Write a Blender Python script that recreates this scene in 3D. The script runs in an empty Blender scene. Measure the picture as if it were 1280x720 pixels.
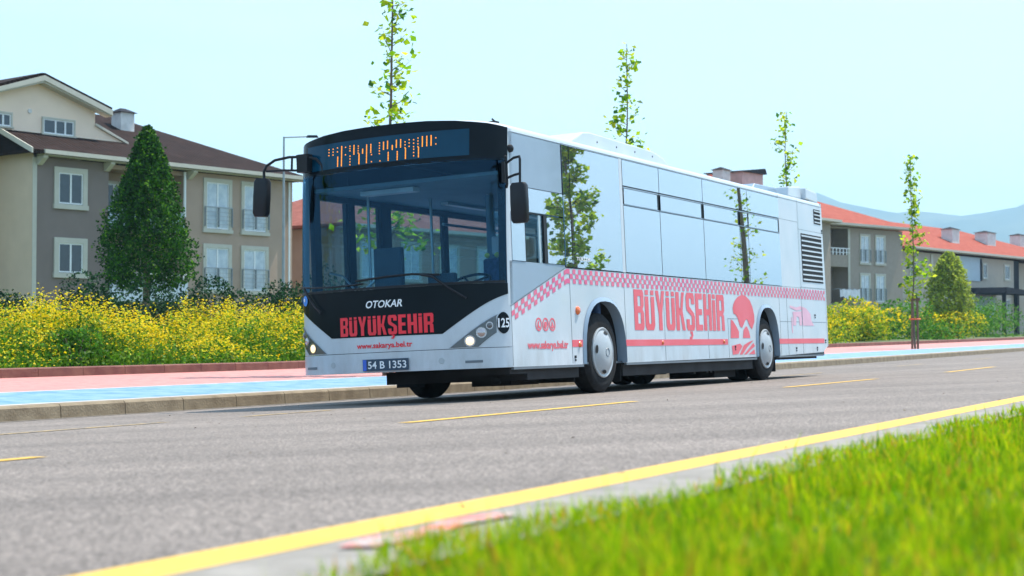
import bpy, bmesh, math, random
import numpy as np
from mathutils import Vector, Matrix

random.seed(7); rng = np.random.default_rng(7)
S = bpy.context.scene
COL = S.collection
R = math.radians

# ------------------------------------------------------------------ camera
cam_d = bpy.data.cameras.new('camera'); cam = bpy.data.objects.new('camera', cam_d); COL.objects.link(cam)
cam_d.sensor_width = 36; cam_d.lens = 56.25; cam_d.clip_start = .05; cam_d.clip_end = 30000
cam.location = (0, 0, .678); cam.rotation_euler = (math.pi/2 + .02965, 0, 0)
cam_d.dof.use_dof = True; cam_d.dof.focus_distance = 17.0; cam_d.dof.aperture_fstop = 3.8
S.camera = cam
S.render.resolution_x = 1024; S.render.resolution_y = 576

# ------------------------------------------------------------------ sky and sun
SUN = Vector((.39, .305, 1.0)).normalized()
world = bpy.data.worlds.new('World'); S.world = world; world.use_nodes = True
nt = world.node_tree; nt.nodes.clear()
sky = nt.nodes.new('ShaderNodeTexSky'); sky.sky_type = 'NISHITA'; sky.sun_disc = False
sky.sun_elevation = math.asin(SUN.z); sky.sun_rotation = math.atan2(SUN.x, SUN.y)
sky.air_density = 1.0; sky.dust_density = 0.6; sky.ozone_density = 1.0; sky.altitude = 0
tc = nt.nodes.new('ShaderNodeTexCoord')
mp = nt.nodes.new('ShaderNodeMapping'); mp.inputs['Scale'].default_value = (1.2, 1.2, 6.0)
nz = nt.nodes.new('ShaderNodeTexNoise'); nz.inputs['Scale'].default_value = 3.2; nz.inputs['Detail'].default_value = 7; nz.inputs['Roughness'].default_value = .6
rp = nt.nodes.new('ShaderNodeValToRGB'); rp.color_ramp.elements[0].color = (.26, .26, .26, 1); rp.color_ramp.elements[0].position = .42; rp.color_ramp.elements[1].position = .78
rp.color_ramp.elements[1].color = (.66, .66, .66, 1)
mx = nt.nodes.new('ShaderNodeMixRGB'); mx.inputs['Color2'].default_value = (4.2, 5.95, 7.0, 1)
bg = nt.nodes.new('ShaderNodeBackground'); bg.inputs['Strength'].default_value = .15
wo = nt.nodes.new('ShaderNodeOutputWorld')
L = nt.links.new
L(tc.outputs['Generated'], mp.inputs[0]); L(mp.outputs[0], nz.inputs['Vector']); L(nz.outputs[0], rp.inputs[0])
L(rp.outputs[0], mx.inputs['Fac']); L(sky.outputs[0], mx.inputs['Color1']); L(mx.outputs[0], bg.inputs['Color']); L(bg.outputs[0], wo.inputs[0])

sun_d = bpy.data.lights.new('sun', 'SUN'); sun = bpy.data.objects.new('sun', sun_d); COL.objects.link(sun)
sun_d.energy = 4.1; sun_d.angle = R(.5); sun_d.color = (1, .93, .82)
sun.rotation_euler = SUN.to_track_quat('Z', 'Y').to_euler()
sun.location = (0, 0, 60)

S.view_settings.view_transform = 'Standard'; S.view_settings.look = 'None'
S.view_settings.exposure = .92; S.view_settings.gamma = 1; S.view_settings.use_curve_mapping = False
S.render.engine = 'CYCLES'
S.cycles.max_bounces = 10; S.cycles.transparent_max_bounces = 16; S.cycles.volume_bounces = 0

# ------------------------------------------------------------------ frames
M3 = Matrix(((.46023358, -.88687145, -.04054725), (.88779787, .45975333, .02101966), (0, -.04567172, .9989565)))
BO = Vector((-.1145, 16.635, 0))

def rise(u): return .0045*max(0., u-10) + .000012*max(0., u-40)**2 if u < 160 else .675 + .1728
def road(u, v, h=0.):                       # the cambered carriageway
    w = BO + M3 @ Vector((u, v, 0)); w.z += h + rise(u); return w
def walk(u, v, h=0.):                       # the pavement beyond the far kerb
    w = BO + M3 @ Vector((u, v, 0)); w.z = -.04 + .012*(min(v, 14)-4.3) + h + rise(u); return w
def near(u, v, h=0.):                       # the grass on the camera's side
    w = BO + M3 @ Vector((u, v, 0)); 
    if v < -9: w.z = (BO + M3 @ Vector((u, -9, 0))).z
    w.z += h + rise(u); return w

# ------------------------------------------------------------------ materials
def mat(name, col, rough=.6, metal=0., var=.12, scale=3., bump=0., bscale=40., spec=.5, emit=None, estr=0., col2=None, coat=0., detail=4, tl=0., obj_coord=True):
    m = bpy.data.materials.new(name); m.use_nodes = True; t = m.node_tree; b = t.nodes['Principled BSDF']
    b.inputs['Roughness'].default_value = rough; b.inputs['Metallic'].default_value = metal
    b.inputs['Specular IOR Level'].default_value = spec
    b.inputs['Coat Weight'].default_value = coat; b.inputs['Coat Roughness'].default_value = .04
    c = t.nodes.new('ShaderNodeTexCoord'); n = t.nodes.new('ShaderNodeTexNoise'); n.inputs['Scale'].default_value = scale; n.inputs['Detail'].default_value = detail
    t.links.new(c.outputs['Object'], n.inputs['Vector'])
    r = t.nodes.new('ShaderNodeValToRGB'); r.color_ramp.elements[0].position = .3; r.color_ramp.elements[1].position = .7
    a = col; d = col2 if col2 else tuple(min(1, x*(1+var)) for x in col)
    if not col2: a = tuple(x*(1-var) for x in col)
    r.color_ramp.elements[0].color = (*a, 1); r.color_ramp.elements[1].color = (*d, 1)
    t.links.new(n.outputs[0], r.inputs[0]); t.links.new(r.outputs[0], b.inputs['Base Color'])
    if bump:
        n2 = t.nodes.new('ShaderNodeTexNoise'); n2.inputs['Scale'].default_value = bscale; n2.inputs['Detail'].default_value = 5
        t.links.new(c.outputs['Object'], n2.inputs['Vector'])
        bp = t.nodes.new('ShaderNodeBump'); bp.inputs['Strength'].default_value = bump; bp.inputs['Distance'].default_value = .02
        t.links.new(n2.outputs[0], bp.inputs['Height']); t.links.new(bp.outputs[0], b.inputs['Normal'])
    if emit:
        b.inputs['Emission Color'].default_value = (*emit, 1); b.inputs['Emission Strength'].default_value = estr
    if tl:
        tr = t.nodes.new('ShaderNodeBsdfTranslucent'); ms = t.nodes.new('ShaderNodeMixShader'); ms.inputs[0].default_value = tl
        t.links.new(r.outputs[0], tr.inputs[0]); t.links.new(b.outputs[0], ms.inputs[1]); t.links.new(tr.outputs[0], ms.inputs[2])
        t.links.new(ms.outputs[0], t.nodes['Material Output'].inputs[0])
    return m

def glass(name, tint, mirror=0., film=None, filmfac=0., gtint=(.92, .97, 1), k=1.7):
    m = bpy.data.materials.new(name); m.use_nodes = True; t = m.node_tree; t.nodes.clear()
    o = t.nodes.new('ShaderNodeOutputMaterial'); tr = t.nodes.new('ShaderNodeBsdfTransparent'); tr.inputs[0].default_value = (*tint, 1)
    gl = t.nodes.new('ShaderNodeBsdfGlossy'); gl.inputs['Roughness'].default_value = .01; gl.inputs[0].default_value = (*gtint, 1)
    lw = t.nodes.new('ShaderNodeLayerWeight'); pw = t.nodes.new('ShaderNodeMath'); pw.operation = 'POWER'; pw.inputs[1].default_value = 5
    fr = t.nodes.new('ShaderNodeMath'); fr.operation = 'MULTIPLY_ADD'; fr.inputs[1].default_value = .94; fr.inputs[2].default_value = .045
    lw.inputs['Blend'].default_value = .5; t.links.new(lw.outputs['Facing'], pw.inputs[0]); t.links.new(pw.outputs[0], fr.inputs[0])
    ad = t.nodes.new('ShaderNodeMath'); ad.operation = 'ADD'; ad.use_clamp = True; ad.inputs[1].default_value = mirror
    mt = t.nodes.new('ShaderNodeMath'); mt.operation = 'MULTIPLY'; mt.inputs[1].default_value = k
    ms = t.nodes.new('ShaderNodeMixShader')
    t.links.new(fr.outputs[0], mt.inputs[0]); t.links.new(mt.outputs[0], ad.inputs[0]); t.links.new(ad.outputs[0], ms.inputs[0])
    base = tr
    if film:
        df = t.nodes.new('ShaderNodeBsdfDiffuse'); df.inputs[0].default_value = (*film, 1); m2 = t.nodes.new('ShaderNodeMixShader'); m2.inputs[0].default_value = filmfac
        t.links.new(tr.outputs[0], m2.inputs[1]); t.links.new(df.outputs[0], m2.inputs[2]); base = m2
    t.links.new(base.outputs[0], ms.inputs[1]); t.links.new(gl.outputs[0], ms.inputs[2]); t.links.new(ms.outputs[0], o.inputs[0])
    return m

MT = {}
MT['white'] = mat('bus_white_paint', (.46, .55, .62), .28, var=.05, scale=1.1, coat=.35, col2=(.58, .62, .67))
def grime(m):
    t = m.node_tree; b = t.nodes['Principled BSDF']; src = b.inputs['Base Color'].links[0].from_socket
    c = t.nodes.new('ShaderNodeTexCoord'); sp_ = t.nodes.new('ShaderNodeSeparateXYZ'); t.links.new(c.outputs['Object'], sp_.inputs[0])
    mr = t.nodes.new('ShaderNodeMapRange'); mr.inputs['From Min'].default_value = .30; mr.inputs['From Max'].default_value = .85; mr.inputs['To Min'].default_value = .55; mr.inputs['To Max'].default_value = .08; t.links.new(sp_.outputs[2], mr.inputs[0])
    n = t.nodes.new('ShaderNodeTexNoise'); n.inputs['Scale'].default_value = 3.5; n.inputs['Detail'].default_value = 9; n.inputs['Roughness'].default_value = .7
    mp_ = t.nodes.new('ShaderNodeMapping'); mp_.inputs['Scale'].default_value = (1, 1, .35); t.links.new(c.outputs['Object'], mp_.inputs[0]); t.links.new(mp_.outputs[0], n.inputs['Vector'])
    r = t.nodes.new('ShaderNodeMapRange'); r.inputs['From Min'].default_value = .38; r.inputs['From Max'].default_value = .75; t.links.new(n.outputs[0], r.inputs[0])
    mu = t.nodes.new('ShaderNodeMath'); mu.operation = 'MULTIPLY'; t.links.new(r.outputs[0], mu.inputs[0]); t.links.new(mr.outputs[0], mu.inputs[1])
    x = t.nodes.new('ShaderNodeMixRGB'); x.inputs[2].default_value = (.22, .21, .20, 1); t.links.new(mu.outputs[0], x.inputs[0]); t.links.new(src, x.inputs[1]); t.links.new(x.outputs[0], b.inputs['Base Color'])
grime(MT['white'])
MT['grey_paint'] = mat('bus_grey_paint', (.24, .32, .41), .25, var=.04, coat=.35)
MT['black_gloss'] = mat('bus_black_gloss', (.006, .010, .014), .1, var=.1, spec=.1)
MT['sign_glass'] = mat('bus_sign_glass', (.002, .045, .09), .1, var=.1, spec=.2)
MT['rubber'] = mat('rubber', (.014, .015, .017), .8, var=.3, scale=12, bump=.2, spec=.2)
MT['plastic'] = mat('black_plastic', (.014, .016, .02), .42, var=.15, spec=.25)
MT['under'] = mat('underbody', (.018, .018, .02), .85, var=.4)
MT['hub'] = mat('wheel_cover_paint', (.38, .42, .45), .38, var=.08, metal=.1)
MT['dark'] = mat('dark_recess', (.01, .01, .012), .7)
MT['red'] = mat('red_sticker', (.74, .07, .10), .38, var=.1, scale=2.5)
MT['pinkred'] = mat('faded_red_sticker', (.74, .13, .17), .4, scale=2, col2=(.72, .09, .12))
MT['check'] = mat('checker_red_sticker', (.66, .10, .24), .4, scale=1.2, col2=(.72, .17, .24))
MT['palepink'] = mat('pale_pink_sticker', (.72, .42, .54), .4, scale=2)
MT['textwhite'] = mat('white_lettering', (.8, .82, .85), .4)
MT['redbright'] = mat('bright_red_lettering', (.85, .02, .04), .4, var=.08)
MT['led'] = mat('led_amber', (.3, .08, .01), .5, emit=(1, .36, .02), estr=.95)
MT['lampon'] = mat('lamp_warm', (.8, .7, .5), .2, emit=(1, .70, .32), estr=.9)
MT['lampoff'] = mat('lamp_reflector', (.5, .45, .46), .12, metal=.8)
MT['lampdark'] = mat('lamp_housing', (.07, .08, .09), .15, coat=1)
MT['orange'] = mat('orange_lens', (.8, .16, .03), .2, coat=.8)
MT['plate'] = mat('plate_dark', (.02, .05, .09), .35); MT['plateblue'] = mat('plate_blue', (.03, .12, .6), .35)
MT['windscreen'] = glass('windscreen_glass', (.40, .60, .70), gtint=(.22, .52, .85), k=1.0)
MT['clear'] = glass('door_glass', (.80, .90, .93))
MT['film'] = glass('side_window_film', (.10, .13, .15), mirror=.64, film=(.34, .37, .41), filmfac=.45, gtint=(.73, .74, .77))
MT['inner'] = mat('bus_interior_panel', (.26, .38, .46), .6, var=.08)
MT['innerdark'] = mat('bus_dashboard', (.04, .06, .08), .5)
MT['seat'] = mat('seat_fabric', (.05, .10, .22), .85, var=.3, scale=20)
MT['pole'] = mat('grab_pole', (.55, .6, .62), .3, metal=.7)
MT['partition'] = mat('driver_partition', (.22, .34, .42), .5)
MT['yellowknob'] = mat('yellow_grip', (.7, .7, .1), .4)
MT['bluesticker'] = mat('blue_sticker', (.03, .25, .75), .4)
MT['skirt'] = mat('grey_sill_trim', (.13, .16, .19), .45)

def fine_asphalt():
    m = bpy.data.materials.new('asphalt'); m.use_nodes = True; t = m.node_tree; b = t.nodes['Principled BSDF']; b.inputs['Roughness'].default_value = .88
    c = t.nodes.new('ShaderNodeTexCoord')
    v = t.nodes.new('ShaderNodeTexVoronoi'); v.inputs['Scale'].default_value = 120; t.links.new(c.outputs['Object'], v.inputs['Vector'])
    n1 = t.nodes.new('ShaderNodeTexNoise'); n1.inputs['Scale'].default_value = 130; n1.inputs['Detail'].default_value = 3; t.links.new(c.outputs['Object'], n1.inputs['Vector'])
    n2 = t.nodes.new('ShaderNodeTexNoise'); n2.inputs['Scale'].default_value = .45; n2.inputs['Detail'].default_value = 6; t.links.new(c.outputs['Object'], n2.inputs['Vector'])
    r0 = t.nodes.new('ShaderNodeValToRGB'); t.links.new(v.outputs['Color'], r0.inputs[0])
    e = r0.color_ramp.elements; e[0].position = .12; e[0].color = (.055, .046, .040, 1); e[1].position = .95; e[1].color = (.38, .325, .29, 1)
    em = r0.color_ramp.elements.new(.5); em.color = (.15, .127, .112, 1)
    r2 = t.nodes.new('ShaderNodeMapRange'); r2.inputs['To Min'].default_value = .88; r2.inputs['To Max'].default_value = 1.12; r2.inputs['From Min'].default_value = .3; r2.inputs['From Max'].default_value = .7
    t.links.new(n2.outputs[0], r2.inputs[0])
    mm = t.nodes.new('ShaderNodeMixRGB'); mm.blend_type = 'MULTIPLY'; mm.inputs[0].default_value = 1
    t.links.new(r0.outputs[0], mm.inputs[1]); t.links.new(r2.outputs[0], mm.inputs[2]); t.links.new(mm.outputs[0], b.inputs['Base Color'])
    mpp = t.nodes.new('ShaderNodeMapping'); mpp.inputs['Rotation'].default_value = (0, 0, -R(62.6)); mpp.inputs['Scale'].default_value = (.05, 1.1, 1)
    n3 = t.nodes.new('ShaderNodeTexNoise'); n3.inputs['Scale'].default_value = 1.0; n3.inputs['Detail'].default_value = 5; t.links.new(c.outputs['Object'], mpp.inputs[0]); t.links.new(mpp.outputs[0], n3.inputs['Vector'])
    r3 = t.nodes.new('ShaderNodeMapRange'); r3.inputs['From Min'].default_value = .35; r3.inputs['From Max'].default_value = .65; r3.inputs['To Min'].default_value = .84; r3.inputs['To Max'].default_value = 1.1; t.links.new(n3.outputs[0], r3.inputs[0])
    m3 = t.nodes.new('ShaderNodeMixRGB'); m3.blend_type = 'MULTIPLY'; m3.inputs[0].default_value = 1; t.links.new(mm.outputs[0], m3.inputs[1]); t.links.new(r3.outputs[0], m3.inputs[2]); t.links.new(m3.outputs[0], b.inputs['Base Color'])
    bp = t.nodes.new('ShaderNodeBump'); bp.inputs['Strength'].default_value = .55; bp.inputs['Distance'].default_value = .006
    t.links.new(n1.outputs[0], bp.inputs['Height']); t.links.new(bp.outputs[0], b.inputs['Normal'])
    return m
def worn_paint(name, col, under, lo=.30, hi=.36, scale=22):
    m = mat(name, col, .7); t = m.node_tree; b = t.nodes['Principled BSDF']; src = b.inputs['Base Color'].links[0].from_socket
    c = t.nodes.new('ShaderNodeTexCoord'); n = t.nodes.new('ShaderNodeTexNoise'); n.inputs['Scale'].default_value = scale; n.inputs['Detail'].default_value = 8; n.inputs['Roughness'].default_value = .75
    t.links.new(c.outputs['Object'], n.inputs['Vector'])
    r = t.nodes.new('ShaderNodeMapRange'); r.inputs['From Min'].default_value = lo; r.inputs['From Max'].default_value = hi; t.links.new(n.outputs[0], r.inputs[0])
    x = t.nodes.new('ShaderNodeMixRGB'); x.inputs[1].default_value = (*under, 1); t.links.new(r.outputs[0], x.inputs[0]); t.links.new(src, x.inputs[2]); t.links.new(x.outputs[0], b.inputs['Base Color'])
    return m
MT['asphalt'] = fine_asphalt()
MT['yellow'] = worn_paint('yellow_road_paint', (.66, .40, .05), (.16, .14, .12), .32, .42)
MT['yellowworn'] = worn_paint('worn_yellow_road_paint', (.62, .42, .13), (.17, .15, .13), .42, .60, 16)
MT['redspray'] = worn_paint('red_spray_paint', (.65, .12, .10), (.34, .33, .31), .44, .56, 14)
MT['kerb'] = mat('kerb_stone', (.17, .13, .085), .9, scale=5, bump=.4, col2=(.27, .22, .15))
MT['kerbred'] = mat('red_edging_stone', (.14, .05, .045), .9, scale=4, bump=.4, col2=(.22, .10, .075))
MT['gutter'] = mat('concrete_gutter', (.19, .175, .155), .9, scale=9, bump=.4, col2=(.28, .26, .235))
MT['pinkpath'] = worn_paint('pink_path_paint', (.50, .165, .155), (.42, .24, .21), .38, .6, 5)
MT['bluepath'] = worn_paint('blue_path_paint', (.07, .205, .46), (.19, .32, .46), .42, .62, 2.2)
MT['whiteline'] = worn_paint('white_line_paint', (.46, .44, .42), (.36, .33, .31), .36, .5)
MT['soil'] = mat('grass_soil', (.05, .075, .02), .95, scale=6, col2=(.10, .13, .03))
def leafset(name, cols, tl=.35, rough=.5):
    return [mat(f'{name}_{i}', c, rough, var=.2, scale=9, tl=tl, spec=.12) for i, c in enumerate(cols)]
MT['grass'] = leafset('grass_blade', [(.30, .47, .004), (.11, .27, .003), (.50, .54, .008), (.60, .30, .03)], .55)
MT['bark'] = mat('bark', (.12, .09, .065), .9, scale=20, bump=.6, col2=(.20, .16, .12))
MT['stake'] = mat('stake_wood', (.13, .075, .05), .85, scale=14, bump=.4, col2=(.20, .12, .08))
MT['tie'] = mat('orange_tie', (.7, .12, .04), .6)

# ------------------------------------------------------------------ mesh helpers
class MB:
    def __init__(s): s.v = []; s.f = []; s.m = []
    def add(s, vs, fs, mi=0):
        o = len(s.v); s.v += [tuple(x) for x in vs]; s.f += [tuple(o+i for i in f) for f in fs]; s.m += [mi]*len(fs)
    def box(s, x0, x1, y0, y1, z0, z1, mi=0, rot=None, piv=None):
        vs = [Vector((x, y, z)) for x in (x0, x1) for y in (y0, y1) for z in (z0, z1)]
        if rot is not None:
            p = Vector(piv) if piv else Vector(((x0+x1)/2, (y0+y1)/2, (z0+z1)/2)); vs = [p + rot @ (q-p) for q in vs]
        s.add(vs, [(0, 1, 3, 2), (4, 6, 7, 5), (0, 4, 5, 1), (2, 3, 7, 6), (0, 2, 6, 4), (1, 5, 7, 3)], mi)
    def prism(s, poly, a0, a1, axis='y', mi=0):     # poly in the two other axes
        def P(p, a):
            return {'y': (p[0], a, p[1]), 'x': (a, p[0], p[1]), 'z': (p[0], p[1], a)}[axis]
        n = len(poly); vs = [P(p, a0) for p in poly] + [P(p, a1) for p in poly]
        s.add(vs, [tuple(range(n)), tuple(range(2*n-1, n-1, -1))] + [(i, i+n, (i+1) % n+n, (i+1) % n) for i in range(n)], mi)
    def tube(s, pts, r, n=8, mi=0, cap=True):
        pts = [Vector(p) for p in pts]; rs = r if isinstance(r, (list, tuple)) else [r]*len(pts); vs = []
        up = None
        for i, p in enumerate(pts):
            d = (pts[min(i+1, len(pts)-1)] - pts[max(i-1, 0)]).normalized()
            if up is None: up = d.orthogonal().normalized()
            up = (up - d*up.dot(d)).normalized(); w = d.cross(up)
            for k in range(n):
                a = 2*math.pi*k/n; vs.append(p + (up*math.cos(a) + w*math.sin(a))*rs[i])
        fs = [(i*n+k, i*n+(k+1) % n, (i+1)*n+(k+1) % n, (i+1)*n+k) for i in range(len(pts)-1) for k in range(n)]
        if cap: fs += [tuple(range(n-1, -1, -1)), tuple((len(pts)-1)*n+k for k in range(n))]
        s.add(vs, fs, mi)
    def lathe(s, prof, c, axis=(0, 1, 0), n=40, mi=0):      # prof: list of (distance along axis, radius)
        ax = Vector(axis).normalized(); e1 = ax.orthogonal().normalized(); e2 = ax.cross(e1); c = Vector(c); vs = []
        for (a, r) in prof:
            for k in range(n):
                t = 2*math.pi*k/n; vs.append(c + ax*a + (e1*math.cos(t)+e2*math.sin(t))*r)
        fs = [(i*n+k, i*n+(k+1) % n, (i+1)*n+(k+1) % n, (i+1)*n+k) for i in range(len(prof)-1) for k in range(n)]
        if prof[0][1] > 1e-4: fs.append(tuple(range(n-1, -1, -1)))
        if prof[-1][1] > 1e-4: fs.append(tuple((len(prof)-1)*n+k for k in range(n)))
        s.add(vs, fs, mi)
    def build(s, name, mats, parent=None, smooth=False, bevel=0., label=None):
        me = bpy.data.meshes.new(name); me.from_pydata(s.v, [], s.f); me.update()
        return link(name, me, mats, parent, smooth, bevel, label, s.m)
def link(name, me, mats, parent=None, smooth=False, bevel=0., label=None, mi=None, fixn=True):
    if not isinstance(mats, (list, tuple)): mats = [mats]
    for m in mats: me.materials.append(m)
    if mi and len(mats) > 1: me.polygons.foreach_set('material_index', mi)
    if fixn and len(me.polygons) < 20000:
        b = bmesh.new(); b.from_mesh(me); bmesh.ops.recalc_face_normals(b, faces=b.faces); b.to_mesh(me); b.free()
    o = bpy.data.objects.new(name, me); COL.objects.link(o)
    if parent: o.parent = parent
    if smooth:
        me.polygons.foreach_set('use_smooth', [True]*len(me.polygons))
        try: me.set_sharp_from_angle(angle=R(38))
        except Exception: pass
    if bevel:
        bm = o.modifiers.new('bevel', 'BEVEL'); bm.width = bevel; bm.segments = 2; bm.limit_method = 'ANGLE'; bm.angle_limit = R(50)
    if label: o['label'] = label
    return o
def part(name, mats, parent, fn, **k):
    b = MB(); fn(b); return b.build(name, mats, parent, **k)
def thing(name, label, cat, loc=(0, 0, 0), rot=None, group=None):
    o = bpy.data.objects.new(name, None); COL.objects.link(o); o.empty_display_size = .3
    if rot is not None: o.matrix_world = Matrix.Translation(loc) @ rot.to_4x4()
    else: o.location = loc
    tag(o, label, cat, group); return o
def tag(o, label, cat, group=None):
    o['label'] = label; o['category'] = cat
    if group: o['group'] = group
    return o
def structure(o): o['kind'] = 'structure'; return o
def npmesh(name, V, F, mi, mats, parent=None):      # V (n,3), F (m,k) same size
    me = bpy.data.meshes.new(name); k = F.shape[1]
    me.vertices.add(len(V)); me.vertices.foreach_set('co', V.astype(np.float32).ravel())
    me.loops.add(F.size); me.loops.foreach_set('vertex_index', F.astype(np.int32).ravel())
    me.polygons.add(len(F)); me.polygons.foreach_set('loop_start', np.arange(0, F.size, k, dtype=np.int32))
    me.polygons.foreach_set('loop_total', np.full(len(F), k, dtype=np.int32))
    for m in mats: me.materials.append(m)
    me.polygons.foreach_set('material_index', np.asarray(mi, dtype=np.int32)); me.update(calc_edges=True)
    o = bpy.data.objects.new(name, me); COL.objects.link(o)
    if parent: o.parent = parent
    return o

# ------------------------------------------------------------------ strips laid along the road
def strip(name, u_list, rows, fn, m, close=False):
    b = MB(); n = len(rows)
    for u in u_list:
        for (v, h) in rows: b.v.append(tuple(fn(u, v, h)))
    for i in range(len(u_list)-1):
        for j in range(n-1):
            a = i*n+j; b.f.append((a, a+1, a+n+1, a+n)); b.m.append(0)
    return b.build(name, m)
US = [-60, -30, -15, -8, -4, 0, 4, 8, 10, 14, 20, 30, 40, 55, 70, 90, 110, 135, 160, 200, 300, 600]
structure(strip('road', US, [(-6.07, 0), (-3, 0), (0, 0), (4.15, 0)], road, MT['asphalt']))
structure(strip('gutter_strip', US, [(-6.42, .012), (-6.07, .012), (-6.07, -.03)], road, MT['gutter']))
# kerb stones
b = MB(); u = -30.
while u < 170:
    step = 1.0 if u < 40 else 4.
    P = [walk(u+.006, 4.15, -.16), walk(u+.006, 4.16, -.02), walk(u+.006, 4.185, .002), walk(u+.006, 4.33, .004), walk(u+.006, 4.33, -.1)]
    Q = [walk(u+step-.006, 4.15, -.16), walk(u+step-.006, 4.16, -.02), walk(u+step-.006, 4.185, .002), walk(u+step-.006, 4.33, .004), walk(u+step-.006, 4.33, -.1)]
    b.add(P+Q, [(i, i+1, i+6, i+5) for i in range(4)] + [(0, 1, 2, 3, 4), (9, 8, 7, 6, 5)]); u += step
structure(b.build('kerb', MT['kerb']))
structure(strip('road_edge', US, [(4.02, .004), (4.15, .004)], road, MT['gutter']))
structure(strip('footpath', US, [(4.33, 0), (10.25, 0)], walk, MT['pinkpath']))
structure(strip('cycle_path', US, [(4.47, .004), (6.52, .004)], walk, MT['bluepath']))
b = MB()
def quadstrip(b, u0, u1, v0, v1, fn, h, n=1):
    for i in range(n):
        a = u0+(u1-u0)*i/n; c = u0+(u1-u0)*(i+1)/n
        b.add([fn(a, v0, h), fn(c, v0, h), fn(c, v1, h), fn(a, v1, h)], [(0, 1, 2, 3)])
for v0, v1 in ((4.34, 4.46), (6.53, 6.63)):
    for i in range(len(US)-1): quadstrip(b, US[i], US[i+1], v0, v1, walk, .004)
structure(b.build('path_lines', MT['whiteline']))
b = MB()
for i in range(len(US)-1): quadstrip(b, US[i], US[i+1], -6.02, -5.85, road, .004)
structure(b.build('edge_line', MT['yellow']))
b = MB()
for k in range(-5, 18):
    u0 = -5.76 + 8.05*k; quadstrip(b, u0, u0+(4.75 if k == -1 else 3.8), -2.39, -2.27, road, .004, 3)
structure(b.build('lane_line', MT['yellow']))
b = MB()
quadstrip(b, -9.4, -4.3, .80, .90, road, .004, 3); quadstrip(b, -3.3, -1.9, .78, .88, road, .004, 1)
for k in range(1, 14): quadstrip(b, 12+8.05*(k-1), 14.5+8.05*(k-1), .8, .9, road, .004, 1)
structure(b.build('worn_lane_line', MT['yellowworn']))
b = MB()
pa = [(-12.3, -6.16), (-12.15, -6.12), (-12.0, -6.15), (-11.85, -6.11), (-11.66, -6.15), (-11.7, -6.22), (-11.9, -6.20), (-12.1, -6.25), (-12.28, -6.23)]
b.add([road(u, v, .018) for u, v in pa], [tuple(range(len(pa)))])
structure(b.build('red_paint_mark', MT['redspray']))
# red edging
b = MB(); u = -30.
while u < 160:
    st = 1.0 if u < 50 else 5.
    vs = [walk(x, y, z) for x in (u+.005, u+st-.005) for (y, z) in ((10.25, -.03), (10.25, .13), (10.27, .145), (10.40, .145), (10.40, -.03))]
    b.add(vs, [(i, i+1, i+6, i+5) for i in range(4)] + [(0, 1, 2, 3, 4), (9, 8, 7, 6, 5)]); u += st
structure(b.build('path_edging', MT['kerbred']))
# ground sheets
structure(strip('verge_ground', US, [(-60, -.02), (-30, -.02), (-16, -.02), (-9, -.005), (-6.42, -.005)], near, MT['soil']))
gm = mat('far_ground', (.06, .09, .025), .95, scale=.2, col2=(.12, .14, .05))
structure(strip('ground', [-60, 0, 10, 60, 110, 160, 600], [(10.40, .06), (14, .06), (60, .02), (160, 0)], walk, gm))
b = MB(); b.add([(-5100, -5100, -.9), (5100, -5100, -.9), (5100, 5100, -.9), (-5100, 5100, -.9)], [(0, 1, 2, 3)])
structure(b.build('plain', gm))

# ------------------------------------------------------------------ hills
def hills():
    b = MB(); n = 90; rows = 7
    def H(a):
        return .0845 + .006*math.sin(a*9+1) + .004*math.sin(a*23) + .0025*math.sin(a*57+2) - .025*max(0, .14-abs(a-.23))*0 + (.012*math.exp(-((a-.17)/.04)**2))
    for i in range(n+1):
        a = -.75 + 1.28*i/n
        for j in range(rows):
            D = 3900 + 180*j; hh = H(a)*4720*(1-(1-j/(rows-1))**1.8)
            hh *= 1 + .05*math.sin(i*1.3+j*2.1)*(0 if j == rows-1 else 1)
            b.v.append((D*math.sin(a), D*math.cos(a), hh - 20))
    for i in range(n):
        for j in range(rows-1):
            k = i*rows+j; b.f.append((k, k+1, k+rows+1, k+rows)); b.m.append(0)
    return b.build('hills', mat('hill_woods', (.03, .06, .035), .95, scale=.006, col2=(.12, .14, .08)), smooth=True)
structure(hills())

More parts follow.
